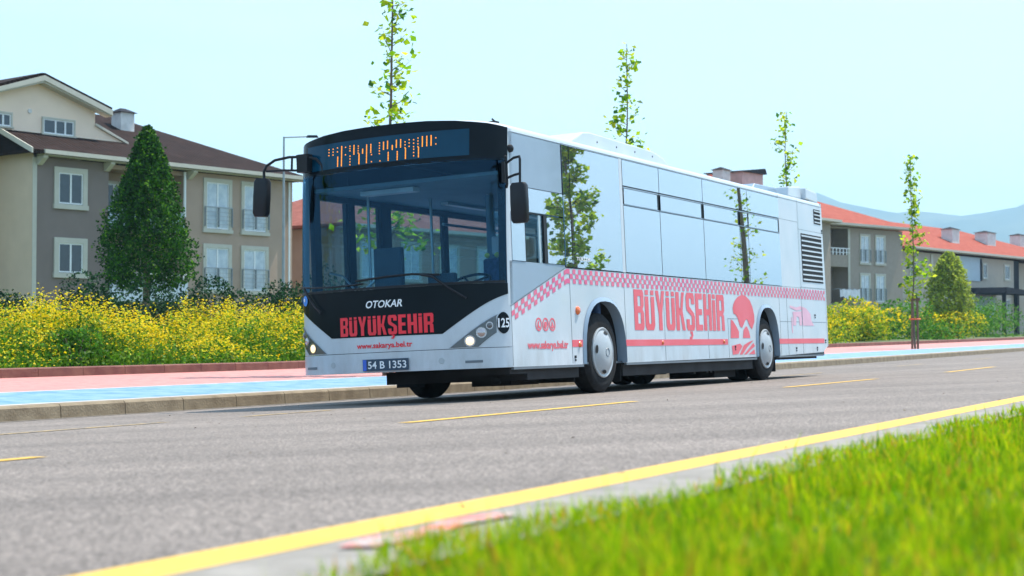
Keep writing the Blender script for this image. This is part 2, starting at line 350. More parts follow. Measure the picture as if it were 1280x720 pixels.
# ================================================================== THE BUS
bus = thing('city_bus', 'white city bus with black front, red lettering and amber sign, driving on the road', 'bus', BO, M3)
W = 2.60; HW = W/2
def fu(y, z):
    t = (y-HW)/HW; t = max(-1, min(1, t))
    return -.19 + .25*t*t + .24*abs(t)**14 + .12*(max(0, z-1.2)/1.75)**1.5
def fn_(y, z):
    e = .004; du = (fu(y+e, z)-fu(y-e, z))/(2*e); dz = (fu(y, z+e)-fu(y, z-e))/(2*e); return Vector((-1, du, dz)).normalized()
YC = [0, .008, .018, .03, .045, .065, .09, .12, .16, .2, .26, .34, .44, .56, .7, .85, 1.0, 1.15]
YC = sorted(YC + [HW] + [W-y for y in YC])
def front_patch(name, poly, off, m, parent=None, thick=.0, smooth=True, label=None):
    # one skin laid on the curved front, built column by column (each outline is a single span in z for every y)
    ys = sorted(set([round(p[0], 4) for p in poly] + [round(y, 4) for y in YC if min(p[0] for p in poly) < y < max(p[0] for p in poly)]))
    def span(y):
        zs = []
        for i in range(len(poly)):
            (y0, z0), (y1, z1) = poly[i], poly[(i+1) % len(poly)]
            if abs(y0-y1) < 1e-6:
                if abs(y-y0) < 1e-4: zs += [z0, z1]
            elif min(y0, y1)-1e-4 <= y <= max(y0, y1)+1e-4: zs.append(z0+(z1-z0)*(y-y0)/(y1-y0))
        return min(zs), max(zs)
    b = MB(); nz = max(2, int((max(p[1] for p in poly)-min(p[1] for p in poly))/.2)+2)
    layers = [off] + ([off-thick] if thick else [])
    for o_ in layers:
        for y in ys:
            z0, z1 = span(y)
            for k in range(nz):
                z = z0+(z1-z0)*k/(nz-1); b.v.append(tuple(Vector((fu(y, z), y, z)) + fn_(y, z)*o_))
    n = len(ys); N = n*nz; F = []
    for i in range(n-1):
        for k in range(nz-1):
            a = i*nz+k; F.append((a, a+1, a+nz+1, a+nz))
            if thick: F.append((N+a, N+a+nz, N+a+nz+1, N+a+1))
        if thick:
            a = i*nz; F += [(a, a+nz, N+a+nz, N+a), (a+nz-1, N+a+nz-1, N+a+2*nz-1, a+2*nz-1)]
    if thick:
        for k in range(nz-1):
            F += [(k, N+k, N+k+1, k+1), ((n-1)*nz+k, (n-1)*nz+k+1, N+(n-1)*nz+k+1, N+(n-1)*nz+k)]
    b.f = F; b.m = [0]*len(F)
    return b.build(name, m, parent or bus, smooth=smooth, label=label)
def arc(uc, hw, ztop, zb, n=14):        # points of a wheel arch, left to right
    out = []
    for i in range(n+1):
        a = math.pi*(1-i/n); c, s_ = math.cos(a), math.sin(a)
        out.append((uc + hw*math.copysign(abs(c)**.8, c), zb + (ztop-zb)*abs(s_)**.72))
    return out
FW, RW = 2.70, 8.78
def low_outline(front_u):
    return [(front_u, .345)] + arc(FW, .60, 1.10, .345) + arc(RW, .52, 1.12, .36) + [(11.72, .40), (12.0, .50), (12.0, 1.455), (1.70, 1.445), (front_u, .985)]
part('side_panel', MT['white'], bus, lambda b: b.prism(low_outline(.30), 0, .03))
part('upper_side_panel', MT['grey_paint'], bus, lambda b: (b.prism([(.305, 1.0), (1.685, 1.452), (1.685, 1.475), (.32, 1.475)], .0, .03), b.prism([(.40, 2.295), (1.685, 2.295), (1.685, 2.86), (.405, 2.86)], .0, .03)))
# white windscreen pillar strip on the near corner and far corner
def pil(b):
    for s_ in (0, 1):
        zs = [1.0+.1*i for i in range(20)]
        vs = []
        for z in zs:
            for yy, du in ((.012, -.003), (0., .0), (0., .075)):
                y = yy if s_ == 0 else W-yy; u0 = fu(y, z)
                vs.append((u0+du, y, z))
        n = len(zs); b.add(vs, [(3*i+j, 3*i+j+1, 3*i+j+4, 3*i+j+3) for i in range(n-1) for j in range(2)])
part('corner_pillar', MT['white'], bus, pil, smooth=True)
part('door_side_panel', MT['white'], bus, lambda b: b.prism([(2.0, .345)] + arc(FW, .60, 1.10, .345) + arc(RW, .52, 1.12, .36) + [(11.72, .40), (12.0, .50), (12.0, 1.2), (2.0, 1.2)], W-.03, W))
# window frames (dark, behind the panes)
NSU = [(1.70, 1.84), (3.27, 3.43), (4.57, 4.69), (6.15, 6.29), (7.68, 7.80), (8.07, 8.15), (9.50, 9.62)]
def frames(b):
    for a, c in NSU: b.box(a, c, .012, .06, 1.45, 2.88)
    for z0, z1 in ((1.44, 1.50), (2.24, 2.34), (2.48, 2.90)): b.box(1.70, 9.6, .014, .058, z0, z1)
part('window_frame', MT['plastic'], bus, frames)
part('body_pillar', MT['white'], bus, lambda b: (b.box(3.335, 3.42, -.004, .05, 1.455, 2.86), b.box(9.62, 10.64, -.001, .04, 1.457, 2.86), b.box(10.648, 12.0, -.001, .04, 1.457, 2.86)))
def pane(b, a, c, z0, z1, y=0.): b.box(a+.006, c-.006, y-.007, y+.001, z0+.006, z1-.006)
film = MT['film']
PANES = [(1.70, 1.885), (1.89, 3.33), (3.425, 4.615), (4.62, 6.215), (6.22, 7.72), (7.725, 8.10), (8.105, 9.615)]
for i, (a, c) in enumerate(PANES):
    if i < 2: part('side_window', film, bus, lambda b: pane(b, a, c, 1.455, 2.86)); continue
    part('side_window', film, bus, lambda b: pane(b, a, c, 1.455, 2.29 if i != 5 else 2.29))
    part('side_window', film, bus, lambda b: pane(b, a, c, 2.53, 2.86))
    w = part('vent_window', film, bus, lambda b: pane(b, a+.02, c-(.08 if i != 5 else .02), 2.30, 2.505, -.003))
    if i != 5: part('vent_edge', MT['black_gloss'], w, lambda b: b.box(c-.075, c-.03, -.006, .001, 2.31, 2.50))
    part('vent_frame', MT['grey_paint'], w, lambda b: (b.box(a+.01, c-.01, -.005, .003, 2.293, 2.305), b.box(a+.01, c-.01, -.005, .003, 2.507, 2.522)))
# driver's window
dw = part('driver_window', film, bus, lambda b: (pane(b, .42, 1.685, 2.02, 2.29), pane(b, .38, .70, 1.475, 2.015), pane(b, 1.24, 1.685, 1.475, 2.015)))
part('window_frame', MT['plastic'], dw, lambda b: (b.box(1.17, 1.24, -.006, .02, 1.478, 2.02), b.box(.695, .71, -.005, .02, 1.478, 2.02), b.box(.70, 1.24, .0, .02, 2.005, 2.022)))
part('sliding_frame', MT['pole'], dw, lambda b: b.box(1.06, 1.10, .004, .02, 1.478, 2.01))
part('sliding_pane', MT['clear'], dw, lambda b: b.box(1.10, 1.68, .010, .016, 1.478, 2.01))
# far side: doors, pillars and clear glass
def farframes(b):
    for a, c in ((.42, .52), (1.15, 1.25), (1.88, 2.10), (3.4, 3.52), (4.7, 4.85), (5.45, 5.55), (6.2, 6.35), (7.7, 7.8), (9.3, 9.5), (10.6, 12.0)): b.box(a, c, W-.06, W-.002, .9, 2.9)
    b.box(.42, 12.0, W-.058, W-.004, 2.35, 2.93)
    b.box(2.0, 12.0, W-.058, W-.034, 1.1, 1.25)
part('door_side_frame', MT['plastic'], bus, farframes)
for a, c in ((.52, 1.15), (1.25, 1.88)):
    d = part('door', MT['plastic'], bus, lambda b: (b.box(a, a+.05, W-.05, W-.003, .36, 2.35), b.box(c-.05, c, W-.05, W-.003, .36, 2.35), b.box(a, c, W-.05, W-.003, .36, .46)))
    part('door_glass', MT['clear'], d, lambda b: b.box(a+.05, c-.05, W-.03, W-.02, .46, 2.35))
for a, c in ((2.1, 3.4), (3.52, 4.7), (4.85, 6.2), (6.35, 7.7), (7.8, 9.3), (9.5, 10.6)):
    part('side_window', MT['clear'], bus, lambda b: b.box(a, c, W-.03, W-.02, 1.25, 2.35))
# roof
def roof(b):
    prof = [(0, 2.862), (.0015, 2.895), (.012, 2.92), (.035, 2.94), (.08, 2.952)]
    ys = [(y, z) for y, z in prof] + [(y, 2.955+.06*(1-((y-HW)/(HW-.08))**4)) for y in np.linspace(.15, W-.15, 17)] + [(W-y, z) for y, z in prof[::-1]]
    us = [0, .06, .25, .6, 3, 6, 9, 12.0]; n = len(ys)
    for i, du in enumerate(us):
        for (y, z) in ys:
            u = fu(y, 2.95) + .03 + du if i < 4 else du
            zz = z - (.02 if i == 0 else 0)
            b.v.append((u, y, zz))
    for i in range(len(us)-1):
        for j in range(n-1): b.f.append((i*n+j, i*n+j+1, (i+1)*n+j+1, (i+1)*n+j)); b.m.append(0)
part('roof', MT['white'], bus, roof, smooth=True)
part('ceiling', MT['inner'], bus, lambda b: b.box(.45, 11.9, .04, W-.04, 2.42, 2.46))
# rear
part('rear_panel', MT['white'], bus, lambda b: b.prism([(11.97, .5), (12.02, .5), (12.04, 1.2), (12.02, 1.9), (11.99, 2.93), (11.95, 2.93)], .0, W))
part('rear_window', MT['black_gloss'], bus, lambda b: b.box(12.015, 12.045, .35, W-.35, 1.75, 2.6))
for y in (.12, W-.3): part('tail_light', MT['red'], bus, lambda b: b.box(12.02, 12.06, y, y+.18, .9, 1.5), bevel=.01)
# grilles
def louvre(b, u0, u1, z0, z1, n):
    b.box(u0, u1, -.004, .0, z0, z1, 0)
    for i in range(n):
        z = z0 + (z1-z0)*(i+.5)/n; h = (z1-z0)/n*.15
        b.box(u0+.012, u1-.012, -.014, -.003, z-h, z+h, 1)
part('engine_grille', [MT['dark'], MT['white']], bus, lambda b: louvre(b, 10.74, 11.90, 1.56, 2.36, 10))
part('small_grille', [MT['dark'], MT['white']], bus, lambda b: louvre(b, 11.52, 11.90, 2.56, 2.81, 4))
# thin gaps between panels
def seams(b):
    for u, z0, z1 in ((1.79, .36, 1.44), (3.35, .36, 1.455), (4.62, .36, 1.455), (6.22, .36, 1.455), (7.04, .36, .93), (9.44, .36, 1.455), (9.82, .36, 1.455), (10.60, .38, 2.90), (.315, .36, 1.0), (9.615, 1.45, 2.9)):
        b.box(u-.003, u+.003, -.0022, .002, z0, z1)
    for u0, u1, z in ((7.04, 8.2, .92), (9.44, 11.97, .90), (9.62, 10.6, 2.53), (10.6, 12, 2.42), (1.7, 12.0, 2.873), (.42, 1.7, 2.868), (10.6, 12, 1.47)):
        b.box(u0, u1, -.0022, .002, z-.003, z+.003)
    a = Vector((.30, 0, .992)); c = Vector((1.70, 0, 1.452)); n = Vector((-(c.z-a.z), 0, c.x-a.x)).normalized()*.004
    b.add([a-n+Vector((0, y, 0)) for y in (-.003, .002)] + [a+n+Vector((0, y, 0)) for y in (-.003, .002)] + [c-n+Vector((0, y, 0)) for y in (-.003, .002)] + [c+n+Vector((0, y, 0)) for y in (-.003, .002)],
          [(0, 2, 6, 4), (1, 5, 7, 3), (0, 4, 5, 1), (2, 3, 7, 6), (0, 1, 3, 2), (4, 6, 7, 5)])
part('panel_gap', MT['skirt'], bus, seams)
part('sill_trim', MT['skirt'], bus, lambda b: (b.box(.32, 2.08, -.003, .03, .318, .343), b.box(3.32, 8.24, -.003, .03, .318, .343), b.box(9.32, 11.7, -.003, .03, .335, .36)))
# arch lips
def lips(b):
    for uc, hw, zt, zb in ((FW, .60, 1.10, .35), (RW, .52, 1.12, .36)):
        o = arc(uc, hw+.035, zt+.035, zb, 18); i = arc(uc, hw-.012, zt-.015, zb, 18)
        vs = [(p[0], -.004, p[1]) for p in o] + [(p[0], -.03, p[1]) for p in i] + [(p[0], .10, p[1]) for p in i]
        n = len(o); b.add(vs, [(k, k+1, n+k+1, n+k) for k in range(n-1)] + [(n+k, n+k+1, 2*n+k+1, 2*n+k) for k in range(n-1)])
part('wheel_arch_trim', MT['grey_paint'], bus, lips, smooth=True)
def wells(b):
    for uc, hw, zt, yy in ((FW, .62, 1.12, (.06, .95)), (RW, .54, 1.14, (.06, .95)), (FW, .62, 1.12, (W-.95, W-.06)), (RW, .54, 1.14, (W-.95, W-.06))):
        o = arc(uc, hw, zt, .33, 12); vs = [(p[0], yy[0], p[1]) for p in o] + [(p[0], yy[1], p[1]) for p in o]; n = len(o)
        inner = n if yy[0] < 1 else 0
        b.add(vs, [(k, k+1, n+k+1, n+k) for k in range(n-1)] + [tuple(inner+k for k in range(n))])
part('wheel_well', MT['under'], bus, wells)
# underbody and floor
def under(b):
    b.box(.75, 2.06, .06, W-.75, .20, .34); b.box(.3, .75, .04, .9, .27, .34)
    b.box(3.34, 8.2, .06, W-.3, .185, .34); b.box(9.34, 11.5, .06, W-.3, .30, .36)
    b.box(2.06, 3.34, .96, W-.96, .25, .5); b.box(8.2, 9.34, .96, W-.96, .25, .5)
    b.box(FW-.06, FW+.06, .3, W-.3, .38, .5); b.box(RW-.12, RW+.12, .3, W-.3, .34, .6)
    b.box(1.2, 1.9, .5, 1.0, .14, .24); b.box(3.5, 4.3, .7, 1.7, .13, .24); b.box(4.9, 5.6, .4, .9, .17, .24); b.box(7.2, 8.1, .3, 1.0, .08, .24)
    b.box(9.5, 11.3, .9, 2.0, .22, .30)
    for u in (5.9, 6.4, 6.55): b.box(u, u+.08, .12, .2, .16, .24)
part('underbody', MT['under'], bus, under)
part('tow_ring', MT['under'], bus, lambda b: b.tube([(.75+.0*i, .45+.055*math.cos(i*math.pi/8), .20+.04*math.sin(i*math.pi/8)) for i in range(17)], .008, 6))
part('floor', MT['innerdark'], bus, lambda b: (b.box(.25, 11.9, .04, W-.04, .345, .37), b.box(2.06, 3.34, .04, .96, 1.13, 1.2), b.box(2.06, 3.34, W-.96, W-.04, 1.13, 1.2), b.box(9.4, 11.9, .04, W-.04, .37, .9)))

# ---- front
front_patch('front_bumper', [(0, .345), (W, .345), (W, .556), (0, .556)], .004, MT['white'], thick=.03)
front_patch('front_panel', [(0, .562), (W, .562), (W, 1.13), (W-.012, 1.128), (1.99, .732), (.600, .722), (.012, 1.118), (0, 1.13)], .0, MT['white'], thick=.03)
fm = front_patch('front_mask', [(.010, 1.122), (.600, .726), (1.99, .736), (W-.010, 1.128), (W-.010, 1.235), (.010, 1.235)], .006, MT['black_gloss'], thick=.02)
front_patch('windscreen', [(.012, 1.236), (W-.012, 1.236), (W-.012, 2.56), (.012, 2.56)], .006, MT['windscreen'])
front_patch('windscreen_border', [(.011, 1.236), (.055, 1.236), (.055, 2.53), (.011, 2.53)], .003, MT['black_gloss'])
front_patch('windscreen_border', [(W-.055, 1.236), (W-.011, 1.236), (W-.011, 2.53), (W-.055, 2.53)], .003, MT['black_gloss'])
front_patch('windscreen_seal', [(.02, 1.236), (W-.02, 1.236), (W-.02, 1.262), (.02, 1.262)], .009, MT['plastic'])
zt = lambda y: 2.905 + .105*(1-abs((y-HW)/HW)**3.2)
top = [(y, zt(y)) for y in [W-.0055, W-.06, W-.2, 2.1, 1.8, 1.5, 1.27, 1.04, .74, .44, .2, .06, .0055]]
sgn = front_patch('destination_sign', [(.005, 2.545), (W-.005, 2.545)] + top, .006, MT['black_gloss'], thick=.02)
front_patch('display_glass', [(.29, 2.60), (W-.24, 2.60), (W-.24, 2.885), (.29, 2.885)], .0085, MT['sign_glass'], parent=sgn)
LED = [(2.005, 2.753, 2.819, 'd'), (1.942, 2.752, 2.817, 'd'), (1.878, 2.78, 2.824, 'd'), (1.872, 2.621, 2.72, 's'), (1.816, 2.619, 2.832, 's'), (1.761, 2.817, 2.825, 'd'), (1.76, 2.734, 2.742, 'd'), (1.698, 2.771, 2.822, 'd'), (1.695, 2.617, 2.712, 'd'), (1.642, 2.729, 2.824, 's'), (1.583, 2.734, 2.811, 'd'), (1.571, 2.616, 2.721, 's'), (1.524, 2.728, 2.769, 's'), (1.471, 2.617, 2.81, 's'), (1.416, 2.725, 2.81, 's'), (1.406, 2.698, 2.706, 'd'), (1.405, 2.62, 2.628, 'd'), (1.305, 2.699, 2.816, 'd'), (1.296, 2.618, 2.626, 'd'), (1.254, 2.741, 2.817, 's'), (1.204, 2.745, 2.823, 's'), (1.194, 2.616, 2.7, 's'), (1.145, 2.73, 2.771, 's'), (1.096, 2.749, 2.824, 's'), (1.084, 2.614, 2.699, 's'), (1.045, 2.746, 2.825, 's'), (0.992, 2.733, 2.797, 'd'), (0.986, 2.617, 2.721, 's'), (0.944, 2.744, 2.816, 'd'), (0.892, 2.736, 2.811, 'd'), (0.89, 2.637, 2.707, 'd'), (0.842, 2.731, 2.824, 'd'), (0.835, 2.621, 2.719, 's'), (0.792, 2.733, 2.834, 's'), (0.742, 2.734, 2.834, 's'), (0.694, 2.736, 2.837, 's'), (0.642, 2.81, 2.818, 'd'), (0.641, 2.743, 2.752, 'd')]
def leds(b):
    for (y, z0, z1, k) in LED:
        st = .0155 if k == 's' else .030
        n = max(1, int(round((z1-z0)/st))+1)
        for i in range(n):
            z = z0 + (z1-z0)*i/max(1, n-1); p = Vector((fu(y, z), y, z)) + fn_(y, z)*.011; r = .0058 if k == 's' else .0056
            b.add([p+Vector((0, -r, -r)), p+Vector((0, r, -r)), p+Vector((0, r, r)), p+Vector((0, -r, r)), p+Vector((-.003, 0, 0))], [(0, 1, 4), (1, 2, 4), (2, 3, 4), (3, 0, 4)])
part('led_lettering', MT['led'], sgn, leds)
# text
def text_geo(s, bold=.0, space=1.0):
    cu = bpy.data.curves.new('t', 'FONT'); cu.body = s; cu.size = 1; cu.offset = bold; cu.resolution_u = 3; cu.space_character = space
    o = bpy.data.objects.new('t', cu); COL.objects.link(o); dg = bpy.context.evaluated_depsgraph_get(); dg.update()
    me = bpy.data.meshes.new_from_object(o.evaluated_get(dg)); bpy.data.objects.remove(o)
    V = np.array([v.co[:2] for v in me.vertices]); F = [tuple(p.vertices) for p in me.polygons]; bpy.data.meshes.remove(me)
    V -= V.min(0); V /= V.max(0); return V, F
def text(name, s, box, surf, m, parent, bold=0., space=1., off=.005, slant=0.):
    V, F = text_geo(s, bold, space); (a0, a1, z0, z1) = box; b = MB(); P = []
    for x, y in V:
        a = a0+(a1-a0)*x + slant*(y-.5)*(z1-z0)*(1 if a1 > a0 else -1); z = z0+(z1-z0)*y
        P.append((a, -off, z) if surf == 'side' else Vector((fu(a, z), a, z)) + fn_(a, z)*off)
    b.add(P, F); return b.build(name, m, parent)
GLY = {
 'B': (1.0, [[(0, 0), (.38, 0), (.38, 1), (0, 1)], [(.38, .84), (.72, .84), (.9, 1), (.38, 1)], [(.38, .43), (.74, .43), (.86, .51), (.74, .59), (.38, .59)], [(.38, 0), (.9, 0), (.72, .16), (.38, .16)], [(.66, .84), (.66, .59), (.74, .59), (.86, .51), (1, .62), (1, .92), (.9, 1), (.72, .84)], [(.66, .16), (.66, .43), (.74, .43), (.86, .51), (1, .42), (1, .09), (.9, 0), (.72, .16)]]),
 'Ü': (1.0, [[(0, .12), (.38, .2), (.38, .84), (0, .84)], [(.62, .2), (1, .12), (1, .84), (.62, .84)], [(0, .12), (.14, 0), (.86, 0), (1, .12), (.62, .2), (.56, .15), (.44, .15), (.38, .2)], [(.04, .88), (.38, .88), (.38, 1), (.04, 1)], [(.62, .88), (.96, .88), (.96, 1), (.62, 1)]]),
 'Y': (1.0, [[(0, 1), (.34, 1), (.5, .64), (.66, 1), (1, 1), (.69, .42), (.69, 0), (.31, 0), (.31, .42)]]),
 'K': (1.05, [[(0, 0), (.38, 0), (.38, 1), (0, 1)], [(.385, .42), (.5, .56), (.385, .60)], [(.385, .605), (.5, .56), (.68, 1), (1, 1), (.74, .52), (1.04, 0), (.68, 0), (.5, .40), (.385, .41)]]),
 'Ş': (1.0, [[(.12, 1), (.88, 1), (1, .9), (1, .70), (.62, .70), (.62, .85), (.38, .85), (0, .9)], [(0, .9), (.38, .85), (.38, .64), (.9, .46), (.62, .38), (.1, .52), (0, .62)], [(.9, .46), (1, .38), (1, .1), (.62, .15), (.62, .38)], [(1, .1), (.88, 0), (.12, 0), (0, .1), (.38, .15), (.62, .15)], [(0, .1), (.38, .15), (.38, .30), (0, .30)], [(.38, -.02), (.66, -.02), (.74, -.13), (.56, -.24), (.30, -.22), (.32, -.16), (.48, -.16), (.5, -.1), (.38, -.07)]]),
 'E': (.86, [[(0, 0), (.38, 0), (.38, 1), (0, 1)], [(.38, .84), (.84, .84), (.84, 1), (.38, 1)], [(.38, .42), (.78, .42), (.78, .58), (.38, .58)], [(.38, 0), (.84, 0), (.84, .16), (.38, .16)]]),
 'H': (1.0, [[(0, 0), (.37, 0), (.37, 1), (0, 1)], [(.63, 0), (1, 0), (1, 1), (.63, 1)], [(.37, .42), (.63, .42), (.63, .58), (.37, .58)]]),
 'İ': (.40, [[(0, 0), (.38, 0), (.38, .84), (0, .84)], [(0, .88), (.38, .88), (.38, 1), (0, 1)]]),
 'R': (1.0, [[(0, 0), (.38, 0), (.38, 1), (0, 1)], [(.38, .84), (.72, .84), (.9, 1), (.38, 1)], [(.38, .40), (.62, .40), (.74, .56), (.38, .56)], [(.66, .84), (.66, .56), (.74, .56), (.86, .46), (1, .56), (1, .92), (.9, 1), (.72, .84)], [(.62, .40), (.62, 0), (1, 0), (.96, .40), (.86, .46), (.74, .56)]]),
}
def block_text(name, s, box, surf, m, parent, off, gap=.13):
    a0, a1, z0, z1 = box; W_ = sum(GLY[c][0]+gap for c in s)-gap; x = 0; b = MB()
    for c in s:
        w_, polys = GLY[c]
        for p in polys:
            P = []
            for (gx, gy) in p:
                a = a0+(a1-a0)*(x+gx)/W_; z = z0+(z1-z0)*gy
                P.append((a, -off, z) if surf == 'side' else Vector((fu(a, z), a, z)) + fn_(a, z)*off)
            b.add(P, [tuple(range(len(P)))])
        x += w_+gap
    return b.build(name, m, parent)
block_text('lettering', 'BÜYÜKŞEHİR', (1.850, .690, .745, .950), 'front', MT['redbright'], fm, .009, .16)
text('maker_lettering', 'OTOKAR', (1.49, 1.03, 1.035, 1.115), 'front', MT['textwhite'], fm, bold=.02, off=.009, slant=.25)
text('web_lettering', 'www.sakarya.bel.tr', (1.635, .94, .588, .665), 'front', MT['redbright'], bus, bold=.025, off=.004)
# plate
pl = front_patch('number_plate', [(.985, .362), (1.545, .362), (1.545, .487), (.985, .487)], .028, MT['plate'], thick=.012)
front_patch('plate_band', [(1.495, .366), (1.541, .366), (1.541, .483), (1.495, .483)], .030, MT['plateblue'], parent=pl)
text('plate_lettering', '54 B 1353', (1.475, 1.005, .385, .465), 'front', MT['textwhite'], pl, bold=.015, off=.031)
# head lights
for s_ in (0, 1):
    Y = (lambda y: y) if s_ == 0 else (lambda y: W-y)
    hl = front_patch('headlight', [(Y(.520), .572), (Y(.235), .572), (Y(.085), .715), (Y(.085), .885)], .008, MT['lampdark'], thick=.01)
    front_patch('headlight_rim', [(Y(.540), .562), (Y(.52), .572), (Y(.085), .885), (Y(.075), .905)], .011, MT['skirt'], parent=hl)
    for (y, z, r, m) in ((.315, .635, .044, 'lampon'), (.205, .718, .042, 'lampoff'), (.135, .79, .030, 'lampdark')):
        yy = Y(y); n = fn_(yy, z); c = Vector((fu(yy, z), yy, z)) + n*.008
        ln = MB(); ln.lathe([(0, r), (.004, r), (.012, r*.75), (.016, r*.35), (.017, .0001)], c, n, 18); ln.lathe([(0, r*1.35), (.003, r*1.35), (.003, r*1.1)], c, n, 20, 1)
        ln.build('lamp', [MT[m], MT['lampoff']], hl, smooth=True)
def bumper_bits(b):
    for y in (.62, 1.98):
        n = fn_(y, .44); c = Vector((fu(y, .44), y, .44)) + n*.004; b.lathe([(0, .033), (.003, .031), (.003, .0001)], c, n, 18)
part('towing_cap', MT['hub'], bus, bumper_bits, smooth=True)
front_patch('reflector', [(.20, .405), (.37, .405), (.37, .432), (.20, .432)], .009, MT['skirt'])
front_patch('reflector', [(W-.37, .405), (W-.20, .405), (W-.20, .432), (W-.37, .432)], .009, MT['skirt'])
# number 125 roundel on the near corner
rd = MB(); nn = 20
pts = [Vector((fu(.012, .82)+.0, .012, .82))]
def corner_pt(s, z, off):   # s: distance round the corner from the side's front edge, negative = towards the front
    if s >= 0: return Vector((.30+s, -off, z))
    ys = np.linspace(0, .3, 120); acc = 0; pr = Vector((fu(0, z), 0, 0))
    for y in ys[1:]:
        q = Vector((fu(y, z), y, 0)); acc += (q-pr).length; pr = q
        if acc >= -s: break
    return Vector((fu(y, z), y, z)) + fn_(y, z)*off
ring = [corner_pt(-.105+.085*math.cos(2*math.pi*k/nn), .815+.115*math.sin(2*math.pi*k/nn), .006) for k in range(nn)]
cc = corner_pt(-.105, .815, .006); rd.add([cc]+ring, [(0, k+1, (k+1) % nn+1) for k in range(nn)])
ro = rd.build('number_roundel', MT['black_gloss'], bus, smooth=True)
V, F = text_geo('125', .02); rd = MB(); rd.add([corner_pt(-.178+.146*x, .765+.10*y, .011) for x, y in V], F); rd.build('number_lettering', MT['textwhite'], ro)
# blue round stickers on far lower corner of the windscreen
for y, r in ((2.40, .058), (2.535, .05)):
    z = 1.17; n = fn_(y, z); c = Vector((fu(y, z), y, z)) + n*.010; q = MB(); q.lathe([(0, r), (.002, r), (.002, .0001)], c, n, 20)
    st = q.build('round_sticker', MT['bluesticker'], bus)
    q = MB(); q.lathe([(.003, r*.35), (.004, r*.3), (.004, .0001)], c+Vector((0, .01, .008)), n, 10); q.build('sticker_symbol', MT['textwhite'], st)
# wiper
def fp(y, z, off): return Vector((fu(y, z), y, z)) + fn_(y, z)*off
part('wiper', MT['plastic'], bus, lambda b: (b.tube([fp(y, z, .045) for y, z in ((.33, 1.085), (.5, 1.2), (.68, 1.33), (.80, 1.352))], .013, 6), b.tube([fp(y, z, .03) for y, z in ((.60, 1.345), (.9, 1.368), (1.2, 1.360), (1.60, 1.335))], .012, 6)), smooth=True)
part('wiper', MT['plastic'], bus, lambda b: (b.tube([fp(y, z, .045) for y, z in ((2.1, 1.02), (2.2, 1.1), (2.3, 1.22), (2.36, 1.30))], .012, 6), b.tube([fp(y, z, .03) for y, z in ((2.44, 1.32), (2.2, 1.30), (1.9, 1.29), (1.5, 1.30))], .01, 6)), smooth=True)
# mirrors
def rbox(b, c, hx, hy, hz, r=.03, rot=None):
    n = 4; o = []
    for sx, sy, a0 in ((1, 1, 0), (-1, 1, 90), (-1, -1, 180), (1, -1, 270)):
        for k in range(n+1):
            a = R(a0+90*k/n); o.append((sx*(hx-r)+r*math.cos(a), sy*(hy-r)+r*math.sin(a)))
    m = len(o); vs = []
    for z, s in ((-hz, .75), (-hz+r, .97), (0, 1), (hz-r, .97), (hz, .75)):
        for p in o: vs.append(Vector((p[0]*s, p[1]*s, z)))
    if rot is not None: vs = [rot @ v for v in vs]
    vs = [v+Vector(c) for v in vs]
    b.add(vs, [(i*m+k, i*m+(k+1) % m, (i+1)*m+(k+1) % m, (i+1)*m+k) for i in range(4) for k in range(m)] + [tuple(range(m-1, -1, -1)), tuple(4*m+k for k in range(m))])
nm = part('mirror', MT['plastic'], bus, lambda b: rbox(b, (.05, -.285, 2.045), .05, .095, .21), smooth=True)
part('mirror_arm', MT['plastic'], nm, lambda b: (b.tube([(.28, -.02, 2.58), (.24, -.05, 2.57), (.24, -.05, 2.28), (.28, -.02, 2.25)], .016, 6), b.tube([(.24, -.05, 2.50), (.12, -.2, 2.53), (.06, -.30, 2.53), (.05, -.31, 2.5), (.05, -.30, 2.24)], .014, 6), b.tube([(.24, -.05, 2.34), (.12, -.2, 2.35), (.05, -.30, 2.35)], .014, 6), b.box(.22, .30, -.03, .0, 2.30, 2.52)), smooth=True)
part('mirror_glass', MT['lampoff'], nm, lambda b: b.box(.099, .103, -.36, -.21, 1.88, 2.21))
rt = Matrix.Rotation(R(5), 3, 'X')
fmi = part('mirror', MT['plastic'], bus, lambda b: rbox(b, (-.15, 2.84, 2.35), .06, .098, .215, .04, rt), smooth=True)
part('mirror_arm', MT['plastic'], fmi, lambda b: (b.tube([(-.15, 2.80, 2.55), (-.15, 2.80, 2.64), (-.15, 2.76, 2.70), (-.13, 2.66, 2.755), (-.08, 2.5, 2.78), (-.02, 2.36, 2.775), (.0, 2.2, 2.74), (0, 2.12, 2.66), (.0, 2.10, 2.56)], .016, 8),
     b.tube([(-.15, 2.77, 2.64), (-.1, 2.55, 2.635), (-.02, 2.34, 2.62)], .013, 6), b.tube([(-.07, 2.47, 2.77), (-.07, 2.48, 2.63)], .013, 6), b.box(-.06, .05, 2.28, 2.42, 2.60, 2.80)), smooth=True)
# side camera / lamp on the driver's top panel
part('side_lamp', MT['plastic'], bus, lambda b: b.lathe([(0, .045), (.03, .04), (.045, .02), (.046, .0001)], (.42, 0, 2.68), (0, -1, 0), 16), smooth=True)
part('roof_camera', MT['plastic'], bus, lambda b: (b.box(.42, .52, .16, .30, 2.965, 3.0), b.tube([(.47, .18, 2.99), (.47, .22, 3.03)], .01, 6)))
